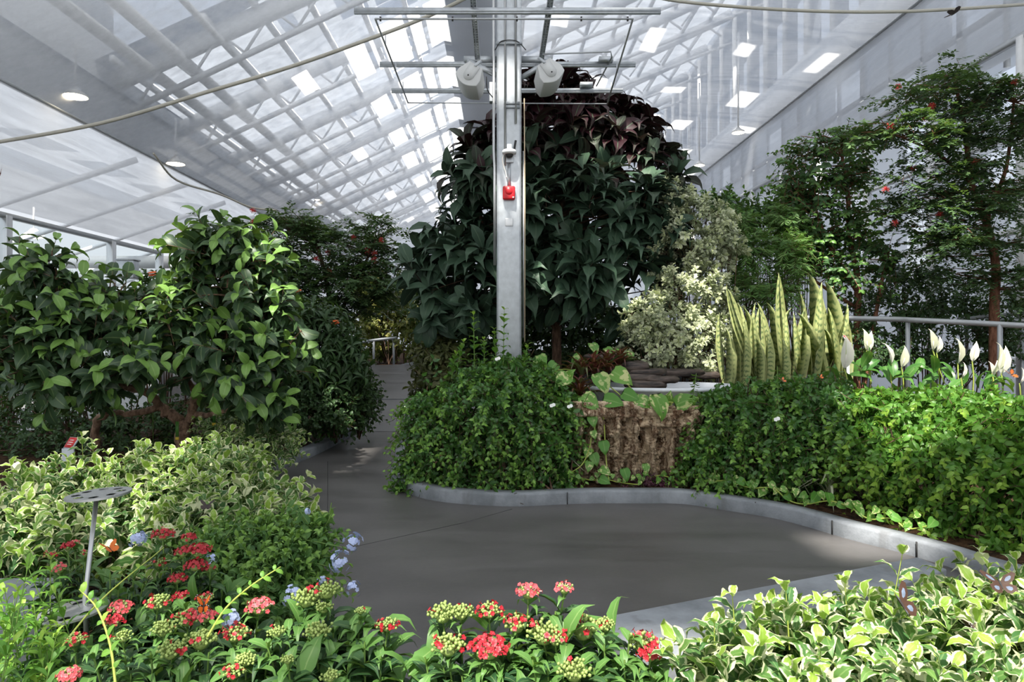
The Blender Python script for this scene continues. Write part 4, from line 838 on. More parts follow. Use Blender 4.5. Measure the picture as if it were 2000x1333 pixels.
# ---- bright leafy plant at the left edge, arching shoots
o = thing('bright_leafy_plant', 'bright green upright leafy plant at the left edge in front of the dark bench', 'plant', V(P(30, 1300, 2.1)[0], 2.15, .05)); g, gs = Geo(), Geo()
for i in range(34):
    x, y, Y = rng.uniform(-30, 120), rng.uniform(1070, 1330), rng.uniform(1.95, 2.35)
    if i < 6: x, y, Y = (45, 1075, 2.3) if i == 0 else (10 + 18 * i, 1150 + 14 * i, 2.3), 0, 0
    if not np.isscalar(x): x, y, Y = x
    b = P(x, y, Y); a = b - V(rng.normal(0, .05), rng.normal(0, .04), rng.uniform(.22, .36)); twigs(g, gs, a[None], (b - a)[None], np.linalg.norm(b - a), T_LANCE, .085, 6, 2, 70, 'op', .05, .1, .2, .5, .45, .003)
g.build('foliage', M['l_bright'], o); gs.build('stems', M['stem_g'], o)
for i, (pts, lab) in enumerate((([P(226, 1340, 1.85), P(215, 1260, 1.95), P(190, 1190, 2.05), P(155, 1152, 2.15)], 'yellow-green arching shoot rising past the lower feeder disc'), ([P(405, 1245, 2.0), P(440, 1190, 2.1), P(490, 1145, 2.2), P(548, 1108, 2.3)], 'yellow-green shoot leaning right between the red pentas and plumbago'), ([P(80, 1320, 2.0), P(190, 1180, 2.3), P(320, 1070, 2.6)], 'long thin green stem slanting across the red pentas'))):
    q = smoothline(pts, 5); o = thing('arching_shoot', lab, 'shoot', q[0]); gs = Geo(); tube(gs, q, np.linspace(.004, .002, len(q)), 6); gs.build('stem', M['stem_y'], o)
    g = Geo(); k = np.arange(2, len(q), 2 if i < 2 else 3); tn = nrm(np.gradient(q, axis=0))[k]
    for s in (-1, 1):
        sd = np.cross(tn, V(0, -1, .3)) * s + tn * .5; inst(g, T_OVAL, q[k], sd, np.tile(V(0, -.5, .8), (len(k), 1)) + rng.normal(0, .4, (len(k), 3)), .036 * rng.uniform(.6, 1.1, len(k)))
    g.build('foliage', M['l_bright'], o)
# ---- dark plants of the left bed
kd = dict(mode='op', droop=.2, grav=.25, ang=60, upmix=.5)
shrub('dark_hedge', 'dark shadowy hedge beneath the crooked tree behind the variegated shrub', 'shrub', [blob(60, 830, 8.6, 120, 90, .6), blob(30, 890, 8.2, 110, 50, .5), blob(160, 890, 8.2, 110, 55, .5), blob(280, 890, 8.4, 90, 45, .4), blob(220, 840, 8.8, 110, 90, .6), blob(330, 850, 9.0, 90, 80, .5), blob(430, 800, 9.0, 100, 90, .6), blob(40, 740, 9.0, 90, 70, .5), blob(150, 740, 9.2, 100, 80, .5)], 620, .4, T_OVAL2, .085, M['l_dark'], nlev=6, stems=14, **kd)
shrub('palmate_shrub', 'dark shrub with finger-like palmate leaves at the left kerb before the ramp', 'shrub', [blob(620, 660, 9.4, 75, 65, .6), blob(635, 725, 9.2, 80, 65, .6), blob(585, 700, 9.4, 70, 80, .6), blob(660, 700, 9.6, 40, 45, .4), blob(560, 640, 9.6, 50, 60, .5)], 420, .25, T_LANCE, .20, M['l_dark'], nlev=1, k=7, mode='whorl', ang=78, grav=.35, upmix=.6, stems=14, wr=.75, taper=0)
shrub('round_dark_shrub', 'dark rounded shrub overhanging the left kerb by the path', 'shrub', [blob(640, 800, 8.9, 80, 55, .5), blob(690, 785, 9.4, 50, 60, .5), blob(590, 800, 8.8, 60, 60, .5), blob(715, 770, 10.0, 28, 45, .3)], 420, .3, T_OVAL, .095, M['l_dark'], nlev=5, stems=10, zmin=.1, **kd)
o = thing('silvery_rosette_plant', 'small leafy rosette at the left kerb beside the bent plant label', 'plant', G(635, 850, .08)); g = Geo(); twigs(g, None, np.array([G(632, 850, .2), G(650, 845, .15), G(615, 852, .12)]), np.tile(V(0, -.2, 1), (3, 1)), .1, T_OVAL, .19, 3, 4, 75, 'spiral', 0, .2, .2, .5, .2); g.build('foliage', M['l_plumbago'], o)
# ---- red-flowered feathery trees (pinnate)
def feather_tree(label, base, trunk, blobs, n, leafl, nfl, mat, bark, flowers, fr=.04, r0=.07, L=.45, plev=9, extra=()):
    t = thing('powderpuff_tree', label, 'tree', base); g, gs = Geo(), Geo()
    p, nv = blob_pts(blobs, n, .45, 1.0, .6, .6, bottom=.6); d = nrm(nv * V(1, 1, .35) + rng.normal(0, .3, nv.shape) + V(0, 0, .1))
    pos = twigs(Geo(), gs, p - d * L * .6, d, L, T_DIA, .1, 5, 2, 55, 'flat', .25, .1, .2, .5, .2, .004)
    # each node carries a pair of feather leaves
    q = pos.reshape(-1, 3); dd = np.repeat(d, 5, 0); s = np.where(rng.random(len(q)) < .5, 1, -1)[:, None]
    side = nrm(np.cross(dd, V(0, 0, 1))) * s + dd * .7 + rng.normal(0, .25, dd.shape); side[:, 2] -= .15
    twigs(g, None, q, side, leafl * rng.uniform(.7, 1.2, len(q)), T_DIA, leafl * .34, plev, 2, 62, 'flat', .22, .12, .05, .8, .25, wr=1.5)
    g.build('foliage', mat, t)
    gt = Geo(); limbs = []
    for pts, a, b in trunk:
        c = smoothline(pts, 4); tube(gt, c, np.linspace(a, b, len(c)), 8); limbs.append(c)
    gt.build('trunk', M[bark], t); branch_to(gs, np.concatenate(limbs)[4:], p[::3], .012, .05, 4); gs.build('branches', M[bark], t)
    for x, y, Y in flowers:
        f = Geo(); c = P(x, y, Y)
        for k in range(40):
            dv = nrm(rng.normal(0, 1, 3) + V(0, 0, .5)); tubes(f, np.linspace(c, c + dv * fr, 3)[None], np.array([.004]), np.array([.003]), 3)
        f.build('puff_flower', M['pinkpuff'], t)
    return t
b = V(P(1942, 610, 9.2)[0], 9.2, .07)
feather_tree('tall feathery-leaved tree with pink puff flowers and reddish trunk by the right wall', b, [([b, P(1942, 600, 9.2), P(1945, 520, 9.2), P(1925, 430, 9.2), P(1895, 350, 9.2), P(1885, 250, 9.2), P(1862, 150, 9.2)], .07, .02), ([P(1942, 500, 9.2), P(1930, 420, 9.2), P(1965, 330, 9.1), P(1980, 200, 9.0)], .04, .015), ([P(1900, 360, 9.2), P(1830, 300, 9.1), P(1740, 260, 9)], .03, .01)],
             [blob(1860, 150, 9.2, 45, 30), blob(1800, 185, 9.1, 70, 28), blob(1880, 210, 9.1, 60, 40), blob(1950, 170, 9.0, 60, 40), blob(2000, 220, 8.9, 60, 50), blob(1740, 250, 9.0, 70, 28), blob(1830, 265, 9.0, 70, 40), blob(1940, 270, 9.0, 50, 35), blob(1780, 345, 9.1, 60, 25), blob(1880, 330, 9.1, 60, 35), blob(1800, 400, 9.2, 70, 40), blob(1890, 400, 9.1, 75, 45), blob(1960, 380, 9.1, 60, 40), blob(1860, 470, 9.1, 80, 40), blob(1960, 470, 9.0, 60, 40), blob(1910, 540, 9.1, 60, 35), blob(1980, 540, 9.0, 40, 40), blob(1740, 420, 9.3, 40, 25)],
             390, .25, 10, M['l_feather'], 'bark_red', [(1755, 170, 8.9), (1982, 162, 8.7), (1820, 208, 8.9), (1803, 233, 8.9), (1738, 246, 8.8), (1905, 315, 8.9), (1730, 371, 8.9), (1785, 330, 9), (1748, 436, 9.1), (1835, 420, 9)], .05)
b = V(P(655, 760, 12.5)[0], 12.5, .07)
feather_tree('dark feathery spreading tree with red puff flowers behind the palmate shrub', b, [([b, P(650, 640, 12.5), P(640, 560, 12.5), P(620, 480, 12.5)], .08, .03), ([P(650, 640, 12.5), P(690, 560, 12.4), P(730, 480, 12.3)], .05, .02), ([P(648, 620, 12.5), P(590, 540, 12.4)], .04, .02), ([b, P(675, 650, 12.4), P(715, 600, 12.4)], .04, .02)],
             [blob(650, 480, 12.5, 110, 45), blob(560, 440, 12.4, 70, 30), blob(590, 500, 12.3, 80, 45), blob(720, 500, 12.3, 70, 50), blob(680, 550, 12.2, 110, 40), blob(570, 560, 12.2, 70, 50), blob(745, 440, 12.3, 50, 16), blob(620, 590, 12.2, 90, 35), blob(730, 570, 12.2, 50, 35), blob(520, 460, 12.3, 40, 35), blob(400, 435, 12.6, 18, 8)],
             400, .28, 10, M['l_feather'], 'bark', [(541, 488, 12), (640, 492, 12), (618, 507, 12), (717, 490, 11.9), (731, 495, 11.9), (731, 508, 11.9), (643, 531, 11.9), (690, 465, 12), (494, 412, 12), (494, 434, 12), (745, 470, 12), (550, 487, 12)], .06, .08)
# orange-flowered small stems
for x, y, Y, lab in ((580, 569, 9.0, 'small orange flower on a thin stem above the palmate shrub, left of the ramp'), (654, 631, 9.1, 'small orange flower on a thin stem near the far railing'), (299, 535, 8.5, 'small red flower standing above the crooked tree near the grey box'), (510, 552, 8.0, 'small red flower showing between the top leaves of the crooked tree')):
    c = P(x, y, Y); o = thing('orange_flower', lab, 'flower', V(c[0], c[1], .07)); f = Geo()
    for k in range(3): star(f, c + rng.normal(0, .015, 3), V(0, -.4, 1), .05, 6, .5, .3)
    f.build('bloom', M['orange'], o); s = Geo(); tube(s, [V(c[0], c[1], .07), c], .006, 5); s.build('stem', M['stem_g'], o)
# ---- loose oval-leaved tree right
b = V(P(1672, 640, 10.2)[0], 10.2, .03); t = thing('oval_leaved_tree', 'open airy tree with drooping oval leaves and reddish branches left of the feathery tree', 'tree', b)
bl = [blob(1650, 280, 10.1, 60, 40), blob(1600, 300, 10.1, 70, 40), blob(1560, 330, 10, 45, 35), blob(1640, 350, 10, 60, 40), blob(1580, 390, 10, 60, 45), blob(1660, 420, 10, 45, 40), blob(1600, 460, 10, 60, 50), blob(1680, 320, 10.1, 30, 40), blob(1560, 460, 10.1, 45, 50), blob(1690, 480, 10, 50, 35), blob(1620, 530, 10, 70, 50), blob(1730, 520, 9.9, 40, 25)]
p, nv = blob_pts(bl, 330, .5, 1.1, .6, .6); d = nrm(nv + rng.normal(0, .4, nv.shape) + V(0, 0, .15)); g, gs = Geo(), Geo(); twigs(g, gs, p - d * .3, d, .5, T_OVAL, .105, 7, 2, 62, 'flat', .3, .1, .35, .5, .3, .005); g.build('foliage', M['l_loose'], t)
gt = Geo(); limbs = []
for pts, a, c in (([b, P(1675, 560, 10.2), P(1660, 470, 10.1), P(1655, 370, 10.1), P(1640, 280, 10.1)], .06, .02), ([P(1675, 570, 10.2), P(1620, 480, 10.1), P(1590, 400, 10)], .04, .015), ([b, P(1720, 560, 10), P(1735, 500, 9.9)], .04, .015), ([P(1670, 600, 10.2), P(1600, 555, 10), P(1560, 520, 10)], .03, .012)):
    q = smoothline(pts, 4); tube(gt, q, np.linspace(a, c, len(q)), 8); limbs.append(q)
gt.build('trunk', M['bark_red'], t); branch_to(gs, np.concatenate(limbs)[3:], p[::3], .012, .05, 4); gs.build('branches', M['bark_red'], t)
# ---- dark undergrowth behind the right rail
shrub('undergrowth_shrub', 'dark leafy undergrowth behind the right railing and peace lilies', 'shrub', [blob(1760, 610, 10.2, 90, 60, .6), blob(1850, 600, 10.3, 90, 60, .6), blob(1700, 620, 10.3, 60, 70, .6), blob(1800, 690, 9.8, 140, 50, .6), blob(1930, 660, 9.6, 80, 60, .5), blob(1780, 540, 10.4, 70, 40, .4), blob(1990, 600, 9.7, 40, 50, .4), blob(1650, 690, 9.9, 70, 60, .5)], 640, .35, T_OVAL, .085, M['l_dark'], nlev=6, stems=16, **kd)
# ---- pale shrub
shrub('pale_leaved_shrub', 'pale grey-green cream-leaved shrub between the purple tree and the snake plant', 'shrub', [blob(1330, 480, 8.9, 60, 70, .5), blob(1370, 430, 9.1, 60, 50, .5), blob(1310, 410, 9.2, 40, 60, .4), blob(1340, 570, 8.7, 70, 70, .5), blob(1290, 620, 8.5, 65, 55, .45), blob(1350, 660, 8.4, 75, 55, .45), blob(1280, 690, 8.3, 60, 35, .35), blob(1390, 600, 8.7, 45, 70, .4), blob(1240, 660, 8.4, 30, 40, .25), blob(1400, 480, 9.1, 50, 60, .5), blob(1370, 700, 8.3, 55, 30, .3)], 560, .26, T_OBOV, .10, M['l_pale'], nlev=3, k=6, mode='whorl', ang=72, grav=.15, upmix=.5, start=.5, stems=16, droop=.1, taper=.2, wr=1.05)
# ---- willowy feathery shrub
shrub('willowy_shrub', 'airy fine-leaved shrub with narrow drooping leaflets behind the snake plant', 'shrub', [blob(1460, 490, 9.6, 70, 60, .5), blob(1530, 500, 9.5, 50, 60, .5), blob(1430, 440, 9.8, 50, 45, .5), blob(1490, 560, 9.3, 90, 45, .5), blob(1530, 430, 9.9, 45, 45, .4)], 620, .32, T_NARROW, .13, M['l_feather_y'], nlev=8, stems=12, mode='flat', ang=52, droop=.35, grav=.3, upmix=.5, wr=1.2)
shrub('leafy_green_shrub', 'broad-leaved green shrub between the pale shrub and the airy tree by the wall', 'shrub', [blob(1460, 420, 10.6, 60, 40, .5), blob(1540, 400, 10.6, 50, 60, .5), blob(1570, 480, 10.4, 60, 60, .5), blob(1400, 400, 10.8, 40, 35, .4)], 260, .4, T_OVAL, .12, M['l_loose'], nlev=5, stems=10, **kd)
# ---- snake plant: each blade a part
T_BLADE = leaf_t([(.03, .5), (.15, .62), (.35, .8), (.6, .82), (.8, .55), (.93, .24)], .18, .05)
b0 = V(P(1530, 720, 7.7)[0], 7.7, .07); o = thing('snake_plant', 'clump of tall upright sunlit snake plant blades in front of the railing', 'plant', b0)
blades = [(1437, 690, 1420, 560, 26, 7.9), (1460, 700, 1450, 640, 22, 7.7), (1440, 720, 1430, 600, 30, 7.6), (1485, 700, 1418, 555, 16, 7.5), (1478, 720, 1475, 590, 24, 7.6), (1495, 725, 1498, 640, 34, 7.4), (1515, 720, 1522, 592, 30, 7.7), (1522, 690, 1520, 530, 24, 7.9), (1540, 715, 1521, 532, 26, 7.6), (1548, 700, 1512, 625, 22, 7.8), (1575, 715, 1580, 530, 20, 7.9), (1590, 720, 1605, 550, 38, 7.6), (1585, 730, 1602, 590, 30, 7.4), (1612, 725, 1614, 548, 28, 7.7), (1600, 725, 1656, 592, 30, 7.6), (1628, 730, 1618, 600, 24, 7.5), (1655, 722, 1657, 628, 34, 7.4), (1605, 735, 1560, 610, 30, 7.5), (1630, 735, 1610, 640, 26, 7.45), (1560, 725, 1550, 610, 26, 7.6), (1535, 725, 1535, 610, 26, 7.5), (1510, 725, 1500, 590, 26, 7.6), (1490, 725, 1482, 600, 28, 7.65), (1465, 725, 1455, 600, 26, 7.7), (1450, 725, 1455, 620, 24, 7.5), (1430, 725, 1442, 590, 26, 7.8), (1565, 700, 1562, 568, 18, 8.0), (1420, 715, 1405, 610, 22, 7.9), (1545, 730, 1570, 625, 26, 7.5), (1525, 735, 1528, 660, 34, 7.35), (1475, 735, 1478, 660, 30, 7.35), (1595, 715, 1632, 600, 26, 7.8), (1505, 715, 1545, 600, 24, 7.8), (1640, 740, 1645, 650, 24, 7.35), (1415, 735, 1418, 640, 26, 7.6)]
for k in range(15):
    xb = rng.uniform(1425, 1640); blades.append((xb, 730, xb + rng.normal(0, 14), rng.uniform(585, 665), rng.uniform(20, 32), rng.uniform(7.4, 8.0)))
for xb, yb, xt, yt, w, Y in blades:
    a = P(xb, yb, Y); a[2] -= .25; e = P(xt, yt, Y + rng.normal(0, .05)); L_ = np.linalg.norm(e - a); g = Geo()
    inst(g, T_BLADE, a[None], (e - a)[None], (V(rng.normal(0, .5), -1, .1))[None], L_, w / F * Y * .27, np.array([[rng.random(), 0]])); g.build('blade', M['l_snake'], o)
# ---- peace lilies: spathes as parts
b0 = V(P(1800, 740, 6.9)[0], 6.9, .07); o = thing('peace_lily', 'sunlit white peace lily flowers standing above the hedge before the railing', 'flowering plant', b0)
T_SP = leaf_t([(.08, .16), (.3, .34), (.55, .33), (.8, .16), (.92, .05)], .35, .3)
g = Geo(); p = np.array([P(x, y, Y) for x, y, Y in ((1660, 715, 7.0), (1690, 708, 7.0), (1720, 715, 7.0), (1750, 715, 6.8), (1800, 720, 6.8), (1840, 725, 6.7), (1880, 730, 6.6), (1930, 735, 6.5), (1970, 735, 6.4), (1640, 712, 7.0))]); p = np.repeat(p, 4, 0) + rng.normal(0, .06, (40, 3)) - V(0, 0, .12)
inst(g, T_OVAL, p, rng.normal(0, .8, p.shape) + V(0, -.2, .5), V(0, -.3, 1) + rng.normal(0, .3, p.shape), .24, .17); g.build('foliage', M['l_lily'], o)
for x, y, s, Y, k, ln, sx in ((1650, 690, 56, 6.9, 0, 0, 1659), (1690, 665, 36, 7.0, 1, -.2, 1702), (1699, 668, 34, 7.0, 0, .1, 1700), (1734, 692, 38, 6.8, 0, -.4, 1747), (1764, 698, 36, 6.8, 1, .1, 1765), (1819, 665, 36, 6.7, 1, -.2, 1845), (1832, 674, 28, 6.8, 0, .1, 1835), (1870, 687, 42, 6.6, 1, -.1, 1873), (1903, 688, 34, 6.6, 0, .15, 1900), (1944, 702, 52, 6.4, 1, .15, 1938), (1960, 705, 46, 6.4, 0, .1, 1958), (1880, 724, 26, 6.5, 0, .1, 1882), (1994, 735, 26, 6.3, 0, .1, 1994), (1936, 722, 26, 6.45, 0, -.3, 1940)):
    c = P(x, y, Y); L_ = s / F * Y; g = Geo(); ax = nrm(V(ln, -.1, 1)); a = c - ax * L_ * .55
    inst(g, T_SP, a[None], ax[None], V(rng.normal(0, .5), -1, .1)[None], L_ * 1.2, L_ * .66, np.array([[.5, .3]])); f = g.build('spathe', M['spathe_green' if k else 'spathe'], o)
    g = Geo(); tube(g, [a + V(0, -.012, .0), a + ax * L_ * .5 + V(0, -.03, 0)], [.006, .004], 6); g.build('spadix', M['cream'], f)
    g = Geo(); tube(g, smoothline([P(sx, y + 85, Y), P((sx + x) / 2, y + 50, Y), a]), .006, 6); g.build('flower_stem', M['stem_y'], f)

# ---- cork panel, basin, stones, bromeliads, pothos
o = thing('cork_bark_panel', 'rugged brown cork bark panel facing the raised basin', 'panel', V(P(1235, 900, 6.75)[0], 6.75, .07))
def cork(g, x0, x1, z0, z1, yb, amp, nx, nz, ledge=False):
    X = np.linspace(x0, x1, nx); Z = np.linspace(z0, z1, nz); XX, ZZ = np.meshgrid(X, Z); k = rng.random(60)
    h = .5 * np.sin(XX * 34 + 1.5 * np.sin(ZZ * 5)) + .4 * np.sin(XX * 71 + 2 + np.sin(ZZ * 9)) + .3 * np.sin(ZZ * 30 + 4 * np.sin(XX * 13)) if not ledge else .5 * np.sin(ZZ * 40 + 3 * np.sin(XX * 5)) + .4 * np.sin(XX * 9)
    h = h + (0 if ledge else 1) * (.9 * np.abs(np.sin(XX * 17 + np.sin(ZZ * 4) * 1.2)) - .7 * (np.sin(XX * 41 + 3 * np.sin(ZZ * 11)) * np.sin(ZZ * 19 + 2) > .72)) + rng.normal(0, .22, h.shape); YY = yb - amp * (h + 1.2)
    e = np.minimum(np.minimum(XX - x0, x1 - XX) / .05, np.minimum(ZZ - z0, z1 - ZZ) / .03); YY = yb - (yb - YY) * np.clip(e, 0, 1) ** .5
    i = np.arange(nx * nz).reshape(nz, nx); q = np.stack([i[:-1, :-1], i[:-1, 1:], i[1:, 1:], i[1:, :-1]], -1).reshape(-1, 4); g.add(np.stack([XX, YY, ZZ], -1).reshape(-1, 3), quads=q)
xa, xb = P(1120, 0, 6.7)[0], P(1372, 0, 6.7)[0]
kid('bark_slab', M['cork'], lambda g: cork(g, xa, xb, .05, .80, 6.78, .085, 110, 70), o)
kid('top_ledge', M['cork'], lambda g: cork(g, xa - .02, xa + .85, .70, .86, 6.62, .045, 70, 16, True), o)
kid('top_ledge', M['cork'], lambda g: cork(g, xa + .62, xb, .60, .74, 6.64, .045, 50, 14, True), o)
kid('backing', M['soil'], lambda g: box(g, ((xa + xb) / 2, 6.95, .42), (xb - xa + .3, .38, .74)), o)
bc = V(P(1290, 0, 7.35)[0], 7.35, .74); o = thing('water_basin', 'grey oval basin with rim and dark water above the cork panel', 'basin', bc)
def oval(g, prof, c, ax, ay, n=40):
    a = np.arange(n) * 2 * math.pi / n; v = np.concatenate([np.stack([(ax + r) * np.cos(a), (ay + r) * np.sin(a), np.full(n, z)], -1) for r, z in prof]) + c
    q = [[i * n + k, i * n + (k + 1) % n, (i + 1) * n + (k + 1) % n, (i + 1) * n + k] for i in range(len(prof) - 1) for k in range(n)]; g.add(v, quads=q)
kid('shell', M['basin'], lambda g: oval(g, [(-.1, 0), (-.03, .02), (0, .19), (.025, .19), (.025, .225), (-.035, .225), (-.06, .1), (-.06, .05)], bc, .86, .5), o)
kid('water', M['water'], lambda g: (oval(g, [(-.06, .155), (-.3, .155), (-.499, .155)], bc, .86, .5)), o)
st = [(1130, 748, 7.5, 90, 14, 'lowest long slate slab at the left end of the basin'), (1235, 765, 7.2, 130, 12, 'wide flat slate slab lying lowest in the basin'), (1262, 752, 7.3, 90, 16, 'thick brown slate slab second from the bottom of the basin stack'), (1290, 742, 7.35, 70, 12, 'small brown slate piece at the right end of the stack'), (1230, 738, 7.4, 110, 14, 'reddish brown slate slab in the middle of the stack'), (1255, 727, 7.5, 95, 14, 'broad slate slab under the topmost stone'), (1240, 716, 7.5, 60, 18, 'topmost grey rounded slate on the stack behind the basin'), (1190, 722, 7.6, 90, 14, 'dark slate slab behind the burgundy bromeliads'), (1180, 698, 7.7, 80, 12, 'pale flat stone above the bromeliads under the purple tree'), (1320, 728, 7.9, 110, 14, 'long shadowed slate slab at the back of the basin, right part'), (1370, 733, 7.95, 90, 12, 'thin slate slab at the back right rim of the basin'), (1300, 768, 7.15, 60, 10, 'thin slanting slate chip touching the water')]
for x, y, Y, w, h, lab in st:
    c = P(x, y, Y); g = Geo(); n = 12; a = np.arange(n) * 6.283 / n; W = w / F * Y / 2; Hh = h / F * Y / 2; r = rng.uniform(.8, 1.1, n)
    ring = lambda s, z: np.stack([W * s * r * np.cos(a) * 1.05, .16 * s * r * np.sin(a), np.full(n, z) + rng.normal(0, Hh * .15, n)], -1) + c
    v = np.concatenate([ring(.9, -Hh), ring(1.02, -Hh * .3), ring(1, Hh * .5), ring(.86, Hh), c[None] + V(0, 0, Hh), c[None] - V(0, 0, Hh)])
    q = [[i * n + k, i * n + (k + 1) % n, (i + 1) * n + (k + 1) % n, (i + 1) * n + k] for i in range(3) for k in range(n)]; tr_ = [[4 * n, 3 * n + k, 3 * n + (k + 1) % n] for k in range(n)] + [[4 * n + 1, (k + 1) % n, k] for k in range(n)]
    g.add(v, tris=tr_, quads=q); tag(g.build('slate_slab', M['slate'], smooth=False), lab, 'stone', 'slate slabs stacked around the basin')
T_STRAP = leaf_t([(.1, .10), (.4, .12), (.75, .10), (.92, .05)], .5, .8)
for x, y, Y, s, lab in ((1135, 722, 7.2, 50, 'burgundy bromeliad left of the slate stack, highest of the rosettes'), (1185, 712, 7.4, 44, 'burgundy bromeliad just left of the topmost slate'), (1210, 700, 7.6, 42, 'reddish-green bromeliad under the pale shrub leaves'), (1132, 765, 7.0, 48, 'dark burgundy bromeliad at the left end of the basin'), (1160, 715, 7.3, 46, 'burgundy bromeliad between the other rosettes')):
    c = P(x, y + 18, Y); o = thing('bromeliad', lab, 'bromeliad', c, 'burgundy bromeliads beside the basin'); g = Geo(); n = 26; a = np.arange(n) * 2.4; el = np.linspace(.25, 1.3, n)
    d = np.stack([np.cos(a) * np.cos(el), np.sin(a) * np.cos(el), np.sin(el)], -1); z = np.stack([-np.cos(a) * np.sin(el), -np.sin(a) * np.sin(el), np.cos(el)], -1)
    inst(g, T_STRAP, np.tile(c, (n, 1)), d, z, s / F * Y * rng.uniform(.8, 1.2, n), .19); g.build('leaf_rosette', M['l_bromeliad'], o)
def pothos(label, leaves, vines, cat='vine'):
    c0 = np.mean([P(*l[:3]) for l in leaves], 0); o = thing('pothos_vine', label, cat, c0); g = Geo()
    for x, y, Y, s, dx, dz in leaves:
        c = P(x, y, Y); yv = nrm(V(dx, -.35, dz)); S = s / F * Y; inst(g, T_HEART, (c - yv * S * .45)[None], yv[None], V(rng.normal(0, .25), -1, .45)[None], S, S * .95)
    g.build('foliage', M['l_pothos'], o); gs = Geo()
    for v in vines: tube(gs, smoothline([P(*q) for q in v], 4), .006, 6)
    gs.build('vine_stem', M['stem_y'], o)
pothos('pothos vine with large variegated heart leaves trailing over the basin rim', [(1215, 738, 6.75, 46, .7, -.5), (1176, 750, 6.7, 46, .3, -.8), (1153, 787, 6.6, 44, .5, -.5), (1198, 786, 6.6, 42, .8, -.2), (1232, 775, 6.65, 36, .6, -.3), (1260, 789, 6.6, 40, .9, -.5), (1287, 796, 6.55, 52, .2, -1), (1305, 778, 6.7, 30, .2, .8), (1340, 784, 6.6, 44, .9, .4), (1240, 778, 6.7, 30, -.3, .5), (1280, 780, 6.7, 30, -.4, .4), (1098, 744, 6.75, 40, -.5, -.4), (1113, 735, 6.8, 34, .3, .5)], [[(1190, 755, 6.75), (1240, 790, 6.7), (1290, 785, 6.68), (1345, 790, 6.65)], [(1225, 750, 6.75), (1240, 770, 6.7), (1242, 785, 6.7)], [(1165, 795, 6.62), (1180, 820, 6.6)]])
pothos('pothos vine with small heart leaves hanging down the left side of the cork panel', [(1158, 823, 6.55, 26, .2, -1), (1160, 850, 6.5, 18, .2, -.8), (1180, 875, 6.5, 28, .1, -1), (1162, 898, 6.5, 26, .3, -1), (1147, 885, 6.5, 22, -.3, -.8), (1182, 922, 6.45, 26, .5, -.3), (1181, 940, 6.4, 24, .7, -.3), (1222, 928, 6.4, 26, .2, -.9), (1247, 933, 6.4, 14, .2, -.8), (1262, 916, 6.4, 20, .1, -.9), (1150, 912, 6.45, 22, -.2, -.8)], [[(1155, 855, 6.55), (1150, 880, 6.5), (1135, 910, 6.45), (1100, 932, 6.4)], [(1165, 815, 6.6), (1160, 850, 6.55)], [(1180, 830, 6.6), (1184, 900, 6.5), (1190, 945, 6.4)]])
pothos('pothos leaves clustered left of the bromeliads under the purple tree', [(1060 + 16 * i + rng.normal(0, 3), 705 + 14 * ((i * 5) % 4), 7.3, 30, rng.normal(0, .6), -.5) for i in range(5)] + [(1160, 682, 7.8, 28, .2, -.6), (1190, 688, 7.8, 24, .4, -.5), (1205, 690, 7.7, 20, .2, -.4), (1230, 695, 7.7, 20, -.2, -.5), (1048, 715, 7.2, 30, -.4, -.4)], [[(1050, 730, 7.3), (1100, 722, 7.3), (1140, 725, 7.3)]])
def kerbY(x):
    i = np.interp(x, [q[0] for q in cb[3:]], [q[1] for q in cb[3:]]); return i
lv = []
for i in range(34):
    x = 1385 + i * 13 + rng.normal(0, 5); y = kerbY(x); Yk = G(x, y)[1] + .18; z = .12 + rng.uniform(.02, .12); q = CY + (H - z) * F / Yk; lv.append((x, q, Yk, rng.uniform(17, 26), rng.normal(0, .6), -.6))
pothos('low pothos ground cover of heart leaves along the right part of the kerb', lv, [[(l[0], l[1] + 4, l[2]) for l in lv[::3]]], 'ground cover')
lv = []
for i in range(24):
    x = 1120 + i * 10 + rng.normal(0, 5); Yk = 6.35 + rng.uniform(0, .2); z = .11 + rng.uniform(.0, .08); lv.append((x, CY + (H - z) * F / Yk, Yk, rng.uniform(10, 16), rng.normal(0, .6), -.6))
pothos('tiny ground cover leaves between the cork panel and the kerb', lv, [[(l[0], l[1] + 3, l[2]) for l in lv[::3]]], 'ground cover')
shrub('purple_ground_plant', 'small dark purple ground plant at the foot of the cork panel', 'plant', [blob(1265, 940, 6.5, 35, 18, .12), blob(1235, 955, 6.45, 25, 10, .1), blob(1305, 945, 6.5, 25, 16, .1)], 90, .1, T_LANCE, .045, M['l_purpleground'], nlev=4, stems=5, mode='spiral', ang=65, stem='stem_g', stem_r=.004, sr=.002)
for x, y, lab in ((1540, 965, 'striped spider plant under the shaded shrub wall, left one'), (1620, 985, 'striped spider plant under the hedge nearer the sunlit kerb'), (1100, 940, 'small grassy striped tuft by the kerb left of the cork panel')):
    c = G(x, y, .08); o = thing('spider_plant', lab, 'plant', c, 'spider plants along the kerb'); g, n = Geo(), 26
    a = rng.random(n) * 6.283; d = np.stack([np.cos(a), np.sin(a), rng.uniform(.5, 1.6, n)], -1); T_SPI = leaf_t([(.2, .03), (.5, .03), (.8, .02)], .3, 1.3); inst(g, T_SPI, np.tile(c, (n, 1)), d, np.stack([-np.cos(a) * .7, -np.sin(a) * .7, np.ones(n)], -1), .36 * rng.uniform(.6, 1.1, n), .5); g.build('leaf_tuft', M['l_spider'], o)
